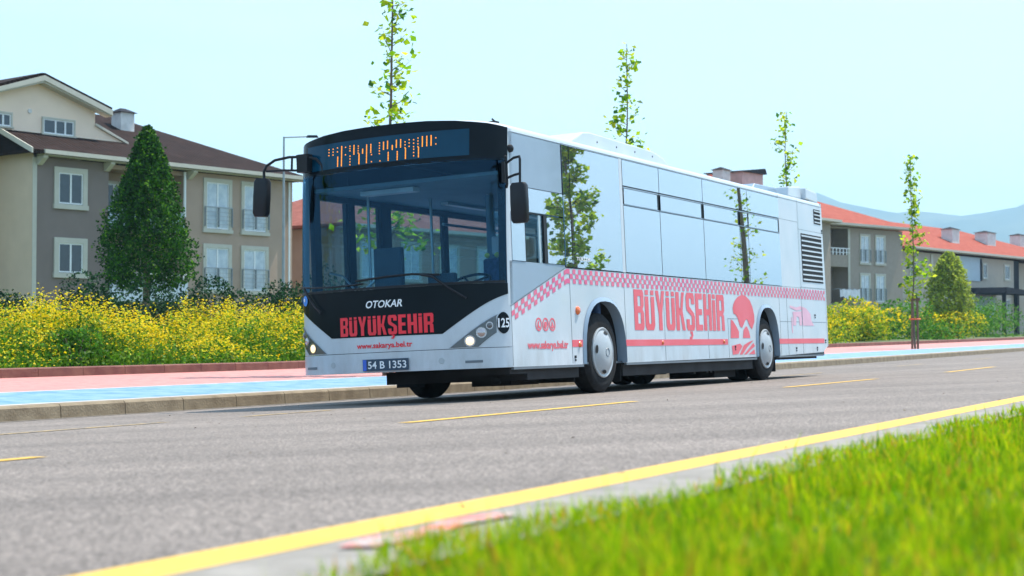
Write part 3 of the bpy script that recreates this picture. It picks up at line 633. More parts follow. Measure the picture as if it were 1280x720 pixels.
# ---- side graphics
def checker(b):
    c = .078; h = .055
    for j in range(3):
        n = int((11.94-1.72)/c)
        for i in range(n):
            if (i+j) % 2 == 0:
                u = 1.72+i*c; z1 = 1.438-j*h
                if j == 0 or not (u > 8.15 and u < 9.4 and z1-h < 1.18): b.add([(u, -.0035, z1-h), (u+c, -.0035, z1-h), (u+c, -.0035, z1), (u, -.0035, z1)], [(0, 1, 2, 3)])
        for i in range(18):
            if (i+j) % 2 == 0:
                f = lambda q: .985 + (q-.30)*(1.438-.985)/(1.72-.30)
                u0 = 1.72-(i+1)*c; u1 = u0+c
                if u0 < .305: continue
                b.add([(u0, -.0035, f(u0)-(j+1)*h), (u1, -.0035, f(u1)-(j+1)*h), (u1, -.0035, f(u1)-j*h), (u0, -.0035, f(u0)-j*h)], [(0, 1, 2, 3)])
part('checker_band', MT['check'], bus, checker)
block_text('side_lettering', 'BÜYÜKŞEHİR', (3.63, 6.90, .745, 1.255), 'side', MT['pinkred'], bus, .0035, .12)
text('web_lettering', 'www.sakarya.bel.tr', (.66, 1.68, .505, .62), 'side', MT['pinkred'], bus, bold=.03, space=.95, off=.0035)
text('window_lettering', 'TURİZM', (1.99, 2.36, 1.545, 1.60), 'side', MT['textwhite'], bus, bold=.02, off=.009)
def redline(b):
    for a, c in ((1.79, 2.10), (3.31, 7.0), (9.33, 11.80)): b.box(a, c, -.003, 0, .548, .628)
part('red_stripe', MT['pinkred'], bus, redline)
def icons(b):
    for u in (.95, 1.12, 1.29):
        n = 18
        o = [(u+.078*math.cos(2*math.pi*k/n), -.0035, .80+.075*math.sin(2*math.pi*k/n)) for k in range(n)]; i = [(u+.058*math.cos(2*math.pi*k/n), -.0035, .80+.056*math.sin(2*math.pi*k/n)) for k in range(n)]
        b.add(o+i, [(k, (k+1) % n, n+(k+1) % n, n+k) for k in range(n)])
    for p in ([(.93, .83), (.97, .84), (.95, .80), (.99, .76), (.93, .755), (.92, .78)], [(1.09, .83), (1.15, .83), (1.16, .79), (1.13, .755), (1.10, .755), (1.08, .79)], [(1.28, .845), (1.31, .81), (1.33, .77), (1.29, .752), (1.25, .77), (1.27, .80)]):
        b.add([(a, -.0035, z) for a, z in p], [tuple(range(len(p)))])
part('social_icons', MT['pinkred'], bus, icons)
EM = [[(7.29, .99), (7.26, 1.07), (7.30, 1.13), (7.36, 1.18), (7.50, 1.24), (7.69, 1.28), (7.86, 1.26), (8.03, 1.2), (8.14, 1.1), (8.20, .98), (8.20, .88), (8.07, .77), (7.96, .83), (7.90, .89), (7.85, .92), (7.79, .90), (7.73, .86), (7.64, .79), (7.55, .81), (7.50, .87), (7.46, .93), (7.37, .985)],
      [(7.16, .91), (7.25, .89), (7.4, .8), (7.49, .73), (7.47, .64), (7.12, .64)], [(7.69, .76), (7.80, .81), (7.85, .81), (7.94, .73), (7.98, .64), (7.65, .64)],
      [(7.15, .53), (7.51, .56), (7.61, .52), (7.48, .45), (7.42, .41), (7.18, .4)], [(7.68, .54), (7.89, .58), (8.12, .61), (7.85, .52), (7.59, .40), (7.47, .40)], [(8.11, .57), (8.17, .52), (7.95, .46), (7.78, .40), (7.66, .40), (7.85, .47)], [(8.14, .47), (8.16, .40), (7.86, .40)]]
part('emblem', MT['pinkred'], bus, lambda b: [b.add([(a, -.0035, z) for a, z in p], [tuple(range(len(p)))]) for p in EM])
def skyline(b):
    for p in ([(9.96, 1.16), (10.3, 1.13), (10.58, 1.16), (10.58, 1.10), (10.3, 1.08), (9.98, 1.12)], [(10.1, 1.06), (10.58, 1.07), (10.57, .84), (10.45, .84), (10.42, .97), (10.3, .99), (10.25, .84), (10.1, .84), (10.12, .95)], [(10.62, 1.15), (10.85, 1.12), (11.07, 1.03), (11.1, .92), (11.25, .84), (10.62, .84)], [(10.02, .97), (10.07, .97), (10.08, .72), (10.03, .72)]):
        b.add([(a, -.0035, z) for a, z in p], [tuple(range(len(p)))])
part('skyline_graphic', MT['palepink'], bus, skyline)
def markers(b):
    for u, z, r in ((4.52, .585, .028), (6.83, .59, .028), (1.99, .575, .035)): b.lathe([(0, r), (.012, r*.9), (.022, r*.5), (.024, .0001)], (u, 0, z), (0, -1, 0), 12)
part('side_marker', MT['orange'], bus, markers, smooth=True)
part('side_reflector', MT['orange'], bus, lambda b: b.lathe([(0, .05), (.015, .048), (.03, .03), (.034, .0001)], (1.965, 0, .965), (0, -1, 0), 18), smooth=True)
def latches(b):
    for u, z in ((10.2, .46), (11.35, .46), (11.30, 1.0), (7.28, .50), (11.93, 2.45), (11.85, .58), (1.84, .42)): b.box(u, u+.035, -.012, 0, z, z+.03); b.box(u+.012, u+.03, -.010, 0, z-.035, z-.01)
part('latch', MT['plastic'], bus, latches)
# ---- roof equipment
ac = part('air_conditioner', MT['white'], bus, lambda b: b.prism([(2.40, 2.99), (2.60, 3.03), (3.0, 3.185), (3.2, 3.205), (5.25, 3.175), (5.60, 3.12), (5.88, 2.99)], .30, W-.30), bevel=.05)
part('bolt', MT['plastic'], ac, lambda b: [b.lathe([(0, .014), (.006, .01), (.006, .0001)], (u, .30, 3.10), (0, -1, 0), 8) for u in (3.4, 4.0, 4.6, 5.2)])
part('roof_hatch', MT['grey_paint'], bus, lambda b: b.prism([(9.3, 3.0), (9.45, 3.10), (10.5, 3.12), (10.55, 3.0)], .3, W-.3), bevel=.02)
part('engine_cover', MT['white'], bus, lambda b: (b.prism([(10.56, 2.97), (10.60, 3.13), (11.25, 3.18), (11.3, 2.97)], .12, W-.12), b.prism([(11.305, 2.97), (11.31, 3.16), (11.97, 3.12), (11.99, 2.94)], .05, W-.05)), bevel=.02)
# ---- wheels
def make_wheel(u, y, side_, dual=False):
    sgn_ = -1 if side_ == 0 else 1; ax = (0, sgn_, 0)
    def ty(b):
        r0 = .478
        for k, off in enumerate([0] + ([-.33] if dual else [])):
            b.lathe([(off-.27, .29), (off-.275, .36), (off-.26, .44), (off-.22, r0-.006), (off-.14, r0), (off-.05, r0-.006), (off-.015, .44), (off-.0, .37), (off-.012, .30), (off-.03, .285)], (u, y, .478), ax, 56)
    w = part('wheel', MT['rubber'], bus, ty, smooth=True)
    part('wheel_cover', MT['hub'], w, lambda b: b.lathe([(-.03, .297), (.004, .300), (.012, .288), (.004, .262), (.022, .235), (.052, .16), (.062, .09), (.062, .0001)], (u, y, .478), ax, 48), smooth=True)
    def holes(b):
        for a in (80, 170, 260, 350):
            c = Vector((u+.232*math.cos(R(a)), y+sgn_*.026, .478+.232*math.sin(R(a)))); t = Vector((-math.sin(R(a)), 0, math.cos(R(a)))); q = Vector((math.cos(R(a)), -sgn_*.0, math.sin(R(a))))
            ns = 14; nrm = Vector((.35*q.x, sgn_, .35*q.z)).normalized(); q2 = (q - nrm*q.dot(nrm)).normalized()
            b.add([c + nrm*.004 + t*.052*math.cos(2*math.pi*i/ns) + q2*.024*math.sin(2*math.pi*i/ns) for i in range(ns)], [tuple(range(ns))])
    part('vent_hole', MT['dark'], w, holes)
    part('hub_cap', MT['skirt'], w, lambda b: b.lathe([(.06, .055), (.068, .05), (.060, .034), (.045, .03), (.045, .0001)], (u, y, .478), ax, 24), smooth=True)
make_wheel(FW, .03, 0); make_wheel(RW, .03, 0, True); make_wheel(FW, W-.03, 1); make_wheel(RW, W-.03, 1, True)
part('mud_flap', MT['rubber'], bus, lambda b: (b.box(3.30, 3.32, .08, .5, .12, .4), b.box(9.33, 9.35, .08, .7, .12, .45), b.box(2.02, 2.04, .10, .5, .15, .4), b.box(2.02, 2.04, W-.5, W-.1, .15, .4)))
# ---- interior
def dash(b):
    b.prism([(.02, .4), (.05, 1.14), (.30, 1.20), (.60, 1.26), (.75, 1.20), (.72, .4)], .62, 1.75); b.prism([(.12, .4), (.15, 1.15), (.35, 1.22), (.62, 1.24), (.62, .4)], .12, .62)
    b.box(.10, .45, 1.75, 2.3, .4, 1.05)
    b.box(.72, .80, .9, 1.25, 1.1, 1.42); b.box(.35, .42, 1.35, 1.72, 1.26, 1.72)
part('dashboard', MT['innerdark'], bus, dash, bevel=.02)
def steer(b):
    c = Vector((.92, .82, 1.30)); ax = Vector((-.5, 0, 1)).normalized(); e1 = ax.orthogonal().normalized(); e2 = ax.cross(e1)
    b.tube([c + (e1*math.cos(i*math.pi/12)+e2*math.sin(i*math.pi/12))*.24 for i in range(25)], .016, 8); b.tube([c-e1*.23, c+e1*.23], .014, 6); b.tube([c, c-ax*.4], .03, 8); b.tube([c-e2*.23, c+e2*.23], .014, 6)
part('steering_wheel', MT['plastic'], bus, steer, smooth=True)
sp = part('driver_seat', MT['seat'], bus, lambda b: (b.box(1.25, 1.72, .56, 1.06, .75, .92), b.box(1.68, 1.82, .56, 1.06, .9, 1.62), b.box(1.70, 1.82, .68, .94, 1.64, 1.86), b.box(1.4, 1.6, .7, .95, .38, .76)), bevel=.03)
part('seat_cover', MT['textwhite'], sp, lambda b: b.box(1.67, 1.835, .69, .93, 1.66, 1.875), bevel=.02)
part('partition', MT['partition'], bus, lambda b: (b.box(1.98, 2.02, .05, 1.10, .4, 1.55), b.box(1.0, 1.98, 1.12, 1.15, .4, 1.22), b.box(1.98, 2.02, 1.05, 1.15, .4, 2.4), b.box(.50, 1.4, .08, .11, 1.05, 1.45)))
part('partition_glass', MT['clear'], bus, lambda b: b.box(1.99, 2.0, .05, 1.05, 1.55, 2.2))
def poles(b):
    for u, y in ((1.98, 1.9), (2.05, 1.15), (3.5, 1.75), (3.5, .85), (5.0, 1.75), (5.0, .85), (6.6, 1.75), (6.6, .85), (8.2, 1.75), (1.2, 2.3)): b.tube([(u, y, .4), (u, y, 2.42)], .017, 8)
    b.tube([(2.0, 1.75, 2.1), (9, 1.75, 2.1)], .017, 8); b.tube([(2.0, .8, 2.1), (9, .8, 2.1)], .017, 8)
    b.tube([(.75, 2.35, .9), (.8, 2.2, 1.25), (.85, 1.95, 1.45), (.9, 1.85, 1.55)], .014, 6); b.tube([(.55, 2.44, 1.5), (.62, 2.3, 1.46), (.7, 2.2, 1.3), (.72, 2.15, 1.1)], .012, 6)
part('grab_pole', MT['pole'], bus, poles, smooth=True)
part('ceiling_light', MT['textwhite'], bus, lambda b: (b.box(.65, .80, 1.35, 2.05, 2.36, 2.41), b.box(2.4, 8, 1.9, 2.0, 2.385, 2.415), b.box(2.4, 8, .6, .7, 2.385, 2.415)))
part('ticket_validator', MT['yellowknob'], bus, lambda b: (b.lathe([(0, .03), (.03, .02), (.035, .0001)], (.50, .24, 1.56), (-1, 0, 0), 12), b.lathe([(0, .03), (.03, .02), (.035, .0001)], (.50, .36, 1.56), (-1, 0, 0), 12)), smooth=True)
def pseat(u, y):
    part('passenger_seat', MT['seat'], bus, lambda b: (b.box(u, u+.42, y, y+.42, .78, .86), b.box(u+.38, u+.48, y, y+.42, .84, 1.45), b.box(u+.1, u+.3, y+.15, y+.27, .38, .78)), bevel=.03)
for u in (3.7, 4.6, 5.5, 6.4, 7.3):
    for y in (.12, .58): pseat(u, y)
    if u > 5: pseat(u, 2.02)
pseat(2.5, 1.98); pseat(2.5, .15)

# ================================================================== foliage helpers
def leaf_quads(P, size, flat=.0, aspect=1.0):
    n = len(P); size = np.broadcast_to(size, (n,))
    a = rng.normal(size=(n, 3)); a[:, 2] += flat*np.sign(a[:, 2]+1e-6); a /= np.linalg.norm(a, axis=1)[:, None]
    r = rng.normal(size=(n, 3)); e1 = np.cross(a, r); e1 /= np.linalg.norm(e1, axis=1)[:, None]; e2 = np.cross(a, e1)
    s1 = (size*.5)[:, None]; s2 = s1*aspect
    V = np.stack([P-e1*s1, P-e2*s2*.8+a*s1*.25, P+e1*s1, P+e2*s2*.8+a*s1*.25], 1).reshape(-1, 3)
    F = np.arange(4*n).reshape(n, 4); return V, F
def blades(P, h, w, lean):
    n = len(P); ang = rng.uniform(0, 2*np.pi, n); la = rng.uniform(0, 2*np.pi, n); ln = rng.uniform(.05, 1, n)*lean
    d = np.stack([np.cos(ang), np.sin(ang), np.zeros(n)], 1)*(w*.5)[:, None]; l = np.stack([np.cos(la), np.sin(la), np.zeros(n)], 1)*(ln*h)[:, None]
    up = np.zeros((n, 3)); up[:, 2] = h
    v = [P-d, P+d, P+up*.55+l*.35+d*.8, P+up*.55+l*.35-d*.8, P+up*np.sqrt(np.maximum(.1, 1-ln**2))[:, None]+l+d*.12, P+up*np.sqrt(np.maximum(.1, 1-ln**2))[:, None]+l-d*.12]
    V = np.stack(v, 1).reshape(-1, 3); b = np.arange(n)[:, None]*6
    F = np.concatenate([b+np.array([[0, 1, 2, 3]]), b+np.array([[3, 2, 4, 5]])], 0); return V, F

# ------------------------------------------------------------------ foreground grass
def grass():
    Vs, Fs, Ms, off = [], [], [], 0
    for (d0, d1, dens, hh, ww) in ((1.0, 3.2, 6200, (.04, .095), .0042), (3.2, 6.5, 4200, (.04, .09), .0050), (6.5, 14, 1900, (.045, .09), .008), (14, 26, 350, (.06, .11), .016)):
        area = (14.7+12)*4.2; n = int(dens*area)
        u = rng.uniform(-15.5, 11.5, n); v = rng.uniform(-10.4, -6.28, n)
        x = BO.x + .46023*u - .88687*v; y = BO.y + .8878*u + .45975*v
        D = np.hypot(x, y); edge = -6.29 + .045*np.sin(u*3.1) + .03*np.sin(u*7.7+1) + rng.normal(0, .025, n)
        k = (D > d0) & (D < d1) & (y > .6) & (v < edge) & (np.abs(x/y) < .55)
        u, v, D = u[k], v[k], D[k]; n = len(u)
        z = -.04567*np.maximum(v, -9)
        P = np.stack([BO.x + .46023*u - .88687*v, BO.y + .8878*u + .45975*v, z-.01], 1)
        clump = .5 + .5*np.sin(P[:, 0]*5+np.sin(P[:, 1]*4))*np.sin(P[:, 1]*6.3)
        h = rng.uniform(hh[0], hh[1], n)*(.50+.75*clump)*np.where(v > -6.6, .75, 1)
        h = np.where(rng.random(n) < .012, h*1.7, h)
        V, F = blades(P, h, np.full(n, ww)*rng.uniform(.7, 1.3, n), .75)
        mi = rng.choice(4, n, p=[.42, .27, .23, .08]); Vs.append(V); Fs.append(F+off); off += len(V); Ms.append(np.concatenate([mi, mi]))
    o = npmesh('grass', np.concatenate(Vs), np.concatenate(Fs), np.concatenate(Ms), MT['grass']); o['kind'] = 'stuff'
    tag(o, 'bright green uncut grass of the verge in the foreground', 'grass')
grass()

# ------------------------------------------------------------------ grit on the road
def grit():
    n = 420; u = rng.uniform(-13, 30, n); v = rng.uniform(-6.3, 4.1, n); P = np.stack([BO.x+.46023*u-.88687*v, BO.y+.8878*u+.45975*v, -.04567*v+.006+.0045*np.maximum(0, u-10)], 1)
    V, F = leaf_quads(P, rng.uniform(.008, .03, n), 3, .7); o = npmesh('road_grit', V, F, rng.integers(0, 2, n), [MT['bark'], MT['stake']]); o['kind'] = 'stuff'; tag(o, 'dry leaf bits and grit scattered on the asphalt', 'grit')
grit()
# ------------------------------------------------------------------ wild yellow flowers along the path
MT['weed'] = leafset('weed_leaf', [(.10, .26, .012), (.05, .15, .012), (.20, .34, .02), (.16, .26, .05)], .4)
MT['flower'] = leafset('flower_petal', [(.78, .60, .006), (.70, .48, .005), (.62, .60, .02)], .4)
def flower_band(name, u0, u1, v0, v1, n, hfun, ffun, seedm=0, leaf=.06):
    u = rng.uniform(u0, u1, n); v = rng.uniform(v0, v1, n)
    H = hfun(u, v)*rng.uniform(.72, 1.05, n)
    base = np.stack([BO.x+.46023*u-.88687*v, BO.y+.8878*u+.45975*v, -.04+.012*(np.minimum(v, 14)-4.3)+.05+.0045*np.maximum(0, u-10)], 1)
    # stems
    V0, F0 = blades(base, H, np.full(n, .012), .25); F0n = len(F0); m0 = np.tile(rng.choice(4, n, p=[.4, .3, .2, .1]), 2)
    # leaves along stems
    k = 9; t = rng.random((n, k))**.8; lp = np.repeat(base, k, 0); lp[:, 2] += (t*H[:, None]*.95).ravel(); lp += rng.normal(0, .06, lp.shape)*[1, 1, .3]
    V1, F1 = leaf_quads(lp, rng.uniform(.6, 1.5, len(lp))*leaf, 0, .7); m1 = rng.choice(4, len(lp), p=[.42, .28, .2, .1])
    # flower heads
    dens = ffun(u, v); kf = 16; keep = (rng.random((n, kf)) < dens[:, None]).ravel(); t = 1 - .48*rng.random((n, kf))**1.6
    fp_ = np.repeat(base, kf, 0); fp_[:, 2] += (t*H[:, None]*1.04).ravel(); fp_ += np.repeat(rng.normal(0, .07, (n*kf//4, 3)), 4, 0)*[1, 1, .6] + rng.normal(0, .035, fp_.shape); fp_ = fp_[keep]
    V2, F2 = leaf_quads(fp_, rng.uniform(.03, .065, len(fp_)), 1.2, 1.0); m2 = 4 + rng.choice(3, len(fp_))
    V = np.concatenate([V0, V1, V2]); F = np.concatenate([F0, F1+len(V0), F2+len(V0)+len(V1)])
    return npmesh(name, V, F, np.concatenate([m0, m1, m2]), MT['weed']+MT['flower'])
def hf(u, v):
    e = np.clip((v-10.45)/1.1, 0.25, 1)**.7
    lump = .80 + .20*np.sin(u*1.05+.6) + .17*np.sin(u*2.9+v*1.7) + .16*np.sin(u*6.1-v*3)*np.sin(v*4.2+u)
    return 1.10*e*np.clip(lump, .45, 1.2)
def ff(u, v):
    return np.clip(.60 + .42*np.sin(u*.9+1.1*v) + .32*np.sin(u*2.7+1)*np.sin(v*3) + .25*np.sin(u*6.3)*np.sin(v*5+1), .03, .98)*np.clip((v-10.5)/.9, .12, 1)
o = flower_band('wild_flowers', -3, 21, 10.45, 14.2, 7800, hf, ff); o['kind'] = 'stuff'; tag(o, 'tall wild yellow flowers in bloom behind the pink path', 'flowers')
# ------------------------------------------------------------------ shrubs
def shrub(name, label, u, v, rx, rz, n, mats, probs, size, cat='shrub', group=None, stems=5, pt=None, flowers=0., ztop=None, shape=1.0):
    w = walk(u, v, .05); t = thing(name, label, cat, w, None, group)
    nl = int(n); lob = rng.normal(size=(14, 3)); lob /= np.linalg.norm(lob, axis=1)[:, None]; lob[:, 2] = np.abs(lob[:, 2])
    li = rng.integers(0, 14, nl); c = lob[li]*rng.uniform(.45, .85, 14)[li][:, None]; d = rng.normal(size=(nl, 3)); d /= np.linalg.norm(d, axis=1)[:, None]; rr = .42*rng.uniform(.55, 1, nl)**.5
    P = c + d*rr[:, None]; P[:, 0:2] *= rx; P[:, 2] = np.maximum(.03, P[:, 2]+.12)*rz*.92
    V, F = leaf_quads(P, rng.uniform(.6, 1.5, nl)*size, 0, .75); mi = rng.choice(len(mats), nl, p=probs)
    if flowers:
        k = (P[:, 2] > rz*.45); up = rng.random(nl) < flowers; mi = np.where(k & up, len(mats)-1, mi)
    npmesh('foliage', V, F, mi, mats, t)
    b = MB()
    for i in range(stems):
        a = 2*math.pi*i/stems+.4; b.tube([(0, 0, -.1), (rx*.2*math.cos(a), rx*.2*math.sin(a), rz*.35), (rx*.45*math.cos(a), rx*.45*math.sin(a), rz*.72)], [.03, .02, .008], 5)
    b.build('stem', MT['bark'], t); return t
MT['dkleaf'] = leafset('dark_hedge_leaf', [(.014, .05, .016), (.026, .085, .022), (.008, .032, .014)], .2)
MT['yleaf'] = leafset('yellow_shrub_leaf', [(.22, .36, .02), (.42, .46, .02), (.07, .16, .015), (.84, .62, .01)], .5)
MT['gleaf'] = leafset('green_shrub_leaf', [(.07, .22, .015), (.12, .30, .02), (.04, .12, .012), (.30, .38, .03)], .4)
DS = [('low dark green juniper shrub at the left edge below the beige gable wall', 3.6, 19.5, 1.2, 1.5), ('bushy dark green juniper with two upright tips below the corner of the grey house', 7.2, 20, 1.3, 2.0), ('flat dark green juniper below the ground floor window left of the conifer', 10.4, 20, 1.5, 1.5),
      ('dark green juniper shrub in front of the terrace wall under the conifer', 13.0, 20, 1.5, 1.5), ('dark green shrub right of the conifer trunk behind the yellow flowers', 15.8, 20, 1.5, 1.55), ('dark green shrub below the left french window', 18.4, 20, 1.5, 1.6),
      ('dark green shrub below the right french window', 21.0, 20, 1.5, 1.75), ('dark green shrub behind the street lamp pole', 23.6, 20, 1.5, 1.9), ('dark green shrub next to the bus mirror side', 26.5, 20, 1.5, 2.0)]
for lb, u, v, rx, rz in DS: shrub('dark_shrub', lb, u, v, rx, rz*1.12, 7000, MT['dkleaf'], [.4, .35, .25], .085, group='dark junipers behind the flowers')
shrub('leafy_shrub', 'leafy mid green shrub at the left edge in front of the yellow flowers', 1.2, 10.95, .85, 1.15, 3800, MT['gleaf'], [.45, .3, .2, .05], .09)
shrub('leafy_shrub', 'small dark green leafy shrub amid the middle of the yellow flowers', 5.6, 10.95, .55, .75, 1800, MT['gleaf'], [.40, .15, .45, .0], .07)
RS = [('yellow blooming shrub touching the rear of the bus', 47.0, 11.6, 1.5, 1.55, 'yleaf', .55), ('low yellow shrub just right of the bus behind the pink path', 50.5, 13.2, 1.9, 1.6, 'yleaf', .5), ('yellow green shrub left of the staked street tree', 57, 14.0, 2.2, 1.75, 'yleaf', .3),
      ('green yellow shrub right behind the stakes of the street tree', 64, 14.5, 2.2, 1.9, 'yleaf', .2), ('yellow topped shrub below the pale green round tree', 70, 15.0, 2.2, 2.1, 'yleaf', .4), ('green leafy shrub right of the pale green round tree', 78, 14.5, 3.0, 2.0, 'gleaf', .0),
      ('yellowish shrub in front of the pergola', 87, 14.8, 3.0, 2.0, 'yleaf', .25), ('green shrub near the right edge of the picture with reddish top', 97, 15.5, 3.6, 2.3, 'gleaf', .0), ('green shrub cut by the right edge of the picture', 108, 16, 4.0, 2.4, 'gleaf', .0)]
for lb, u, v, rx, rz, mk, fl in RS: shrub('roadside_shrub', lb, u, v, rx, rz, 4200, MT[mk], [.38, .30, .22, .10] if mk == 'yleaf' else [.4, .35, .2, .05], .11 if u < 60 else .16, group='shrubs along the path right of the bus', flowers=fl)
for u in (20, 24, 28, 32, 36, 40, 43.5):
    pass
o = flower_band('roadside_weeds', 21, 46, 11.2, 15, 2600, lambda u, v: .9+0*u, lambda u, v: .3+0*u, leaf=.1); o['kind'] = 'stuff'; tag(o, 'weeds growing behind the path on the far side of the bus', 'weeds')

# ------------------------------------------------------------------ young street trees
MT['tleaf'] = leafset('plane_leaf', [(.36, .54, .012), (.18, .38, .010), (.56, .64, .03), (.05, .16, .02)], .6)
def crown_leaves(C, size, par, mats, probs, flat=.6, name='crown', branches=None):
    V, F = leaf_quads(C, size, flat, .95); mi = list(rng.choice(len(mats)-1, len(C), p=probs))
    o = npmesh(name, V, F, mi, mats, par); return o
def young_tree(label, u, v, H, crown0, seed, width=.62, nl=420, stakes=True, surf=walk, group='young street trees along the path', lsize=.13, tr=.035):
    r = random.Random(seed); w = surf(u, v); t = thing('street_tree', label, 'tree', w, None, group)
    tr_ = []; x = y = 0.
    for i in range(13):
        z = H*i/12; tr_.append((x, y, z)); x += r.uniform(-.035, .035); y += r.uniform(-.035, .035)
    def at(z):
        f = z/H*12; i = min(11, int(f)); a = Vector(tr_[i]); c = Vector(tr_[i+1]); return a.lerp(c, f-i)
    b = MB(); b.tube(tr_, [tr*(1.25-1.05*i/12) for i in range(13)], 8)
    pts = []
    z = crown0
    while z < H*.985:
        f = (z-crown0)/(H-crown0); L_ = width*(1-.72*f)*r.uniform(.35, 1.1)*(1.15 if f < .12 else 1); a = r.uniform(0, 6.28)
        p0 = at(z); d = Vector((math.cos(a), math.sin(a), r.uniform(.25, .95))); tip = p0 + d*L_*.7
        b.tube([p0, p0+d*L_*.35+Vector((0, 0, -.02)), tip], [.011, .007, .003], 4)
        for k in range(max(3, int(nl/46*(.4+L_)))):
            q = p0.lerp(tip, r.uniform(.3, 1.1)); pts.append((q.x+r.gauss(0, .10), q.y+r.gauss(0, .10), q.z+r.gauss(0, .10)))
        z += r.uniform(.08, .20) if f > .08 else r.uniform(.05, .12)
    b.build('trunk', MT['bark'], t, smooth=True)
    P = np.array(pts); n = len(P)
    V, F = leaf_quads(P, rng.uniform(.45, 1.2, n)*lsize, .5, .95); npmesh('crown', V, F, rng.choice(4, n, p=[.36, .26, .26, .12]), MT['tleaf'], t)
    if stakes:
        for sx in (-.11, .11):
            part('stake', MT['stake'], t, lambda b: b.tube([(sx, 0, -.05), (sx*.9, 0, 1.95)], .045, 8), smooth=True)
        part('tie', MT['tie'], t, lambda b: b.tube([(.21*math.cos(i*math.pi/8), .07*math.sin(i*math.pi/8), 1.15) for i in range(17)], .03, 5))
        part('crosspiece', MT['stake'], t, lambda b: b.box(-.19, .19, -.05, .05, 1.86, 1.97))
    return t
young_tree('young street tree behind the bus front, its tip out of the picture', 8.75, 6.75, 8.2, 2.0, 3, 1.0, 1000, lsize=.15)
young_tree('young street tree with a side branch rising behind the roof unit of the bus', 19.0, 6.75, 7.35, 2.0, 11, 1.05, 1000, lsize=.16)
young_tree('young street tree whose tip shows above the rear half of the bus roof', 30.7, 6.75, 7.2, 2.0, 5, .95, 850, lsize=.18)
young_tree('young street tree with brown stakes and an orange tie, right of the bus', 47.2, 6.85, 7.5, 1.85, 8, .85, 900, lsize=.20)
young_tree('young street tree further back along the path, left of the picture', -2.6, 6.75, 7.2, 1.9, 31, .95, 900, lsize=.16)
# trees on the near verge, seen only as reflections in the side windows
young_tree('slender young tree on the near verge, mirrored in the side windows', 20.6, -8.6, 7.9, .7, 21, 1.15, 3200, True, near, 'young trees on the near verge', .19, .05)
young_tree('young thick trunked tree on the near verge, mirrored near the rear of the bus', 33.5, -8.6, 7.0, 1.6, 23, .95, 500, True, near, 'young trees on the near verge', .16, .12)
young_tree('young tree on the near verge further along the road', 46, -8.6, 7.0, 1.8, 25, .6, 300, True, near, 'young trees on the near verge', .16)

# ------------------------------------------------------------------ conifer in front of the houses
def conifer(label, x, y, z0, zc, zt_, rad, n, mats, probs, size, seed, name='conifer', prof=None):
    r2 = np.random.default_rng(seed); t = thing(name, label, 'tree', (x, y, z0))
    h = zt_-zc; f = r2.random(n)**.9
    R_ = rad*np.interp(f, [0, .06, .2, .33, .55, .75, .9, 1], prof or [.35, .72, .98, 1.0, .80, .56, .36, .05])
    a = r2.uniform(0, 2*np.pi, n)
    lump = 1 + .10*np.sin(a*3+f*9) + .12*np.sin(a*7-f*23) + .09*np.sin(a*13+f*41)
    rr = R_*lump*(1-.55*r2.random(n)**2.2)
    P = np.stack([rr*np.cos(a), rr*np.sin(a), (zc-z0)+f*h+.12*np.sin(a*4)*(1-f)], 1); P += r2.normal(0, .05, P.shape)
    V, F = leaf_quads(P, r2.uniform(.6, 1.4, n)*size, 0, .8); npmesh('crown', V, F, r2.choice(len(mats), n, p=probs), mats, t)
    part('trunk', MT['bark'], t, lambda b: b.tube([(0, 0, -.2), (0, 0, zc-z0), (0, 0, zt_-z0-.8)], [.15, .12, .02], 8), smooth=True)
    return t
MT['conleaf'] = leafset('thuja_spray', [(.024, .105, .004), (.045, .165, .005), (.010, .045, .004), (.14, .32, .008)], .3)
conifer('dense dark green cone shaped conifer in front of the grey house', -12.0, 52.5, .1, 2.2, 7.5, 1.42, 32000, MT['conleaf'], [.40, .25, .28, .07], .10, 4, 'conifer', [.62, .95, 1.03, .93, .68, .42, .24, .03])
MT['paleleaf'] = leafset('pale_tree_leaf', [(.34, .44, .05), (.46, .54, .05), (.16, .23, .04), (.24, .30, .08)], .45)
conifer('pale yellow green oval tree in front of the red roofed house on the right', 27.6, 101, .5, 1.5, 5.9, 1.35, 6500, MT['paleleaf'], [.35, .3, .2, .15], .2, 6, 'oval_tree', [.55, .8, .98, 1.0, .86, .66, .42, .1])

# ================================================================== buildings
MB_white = mat('house_trim', (.50, .48, .41), .7, var=.05)
MT['taupe'] = mat('taupe_render', (.40, .29, .225), .9, var=.06, scale=1.2, bump=.25, bscale=30)
MT['greyw'] = mat('grey_render', (.205, .162, .145), .9, var=.06, scale=1.2, bump=.25, bscale=30)
MT['beige'] = mat('beige_render', (.60, .48, .36), .9, var=.05, scale=1.2, bump=.2, bscale=30)
MT['cream'] = mat('cream_render', (.84, .66, .52), .9, var=.04, scale=1.2)
MT['greywr'] = mat('far_taupe_render', (.33, .28, .235), .9, var=.06)
MT['hazedwall'] = mat('hazed_taupe_render', (.42, .37, .31), .9, var=.06, scale=1.5)  # taupe lightened: distance haze is put into the wall colour
MT['palewall'] = mat('pale_blue_panel', (.42, .52, .60), .8, var=.04)
MT['winglass'] = mat('window_glass', (.025, .04, .055), .06, var=.2, coat=.5)
MT['curtain'] = mat('window_with_curtain', (.34, .42, .50), .12, var=.2, scale=3, coat=.8, col2=(.55, .62, .66))
MT['sash'] = mat('white_sash', (.75, .77, .78), .4, var=.03)
MT['railing'] = mat('thin_railing', (.28, .31, .34), .4)
MT['chim'] = mat('chimney_render', (.62, .61, .60), .85)
MT['darkmetal'] = mat('dark_roofing', (.02, .022, .03), .8, spec=.1)
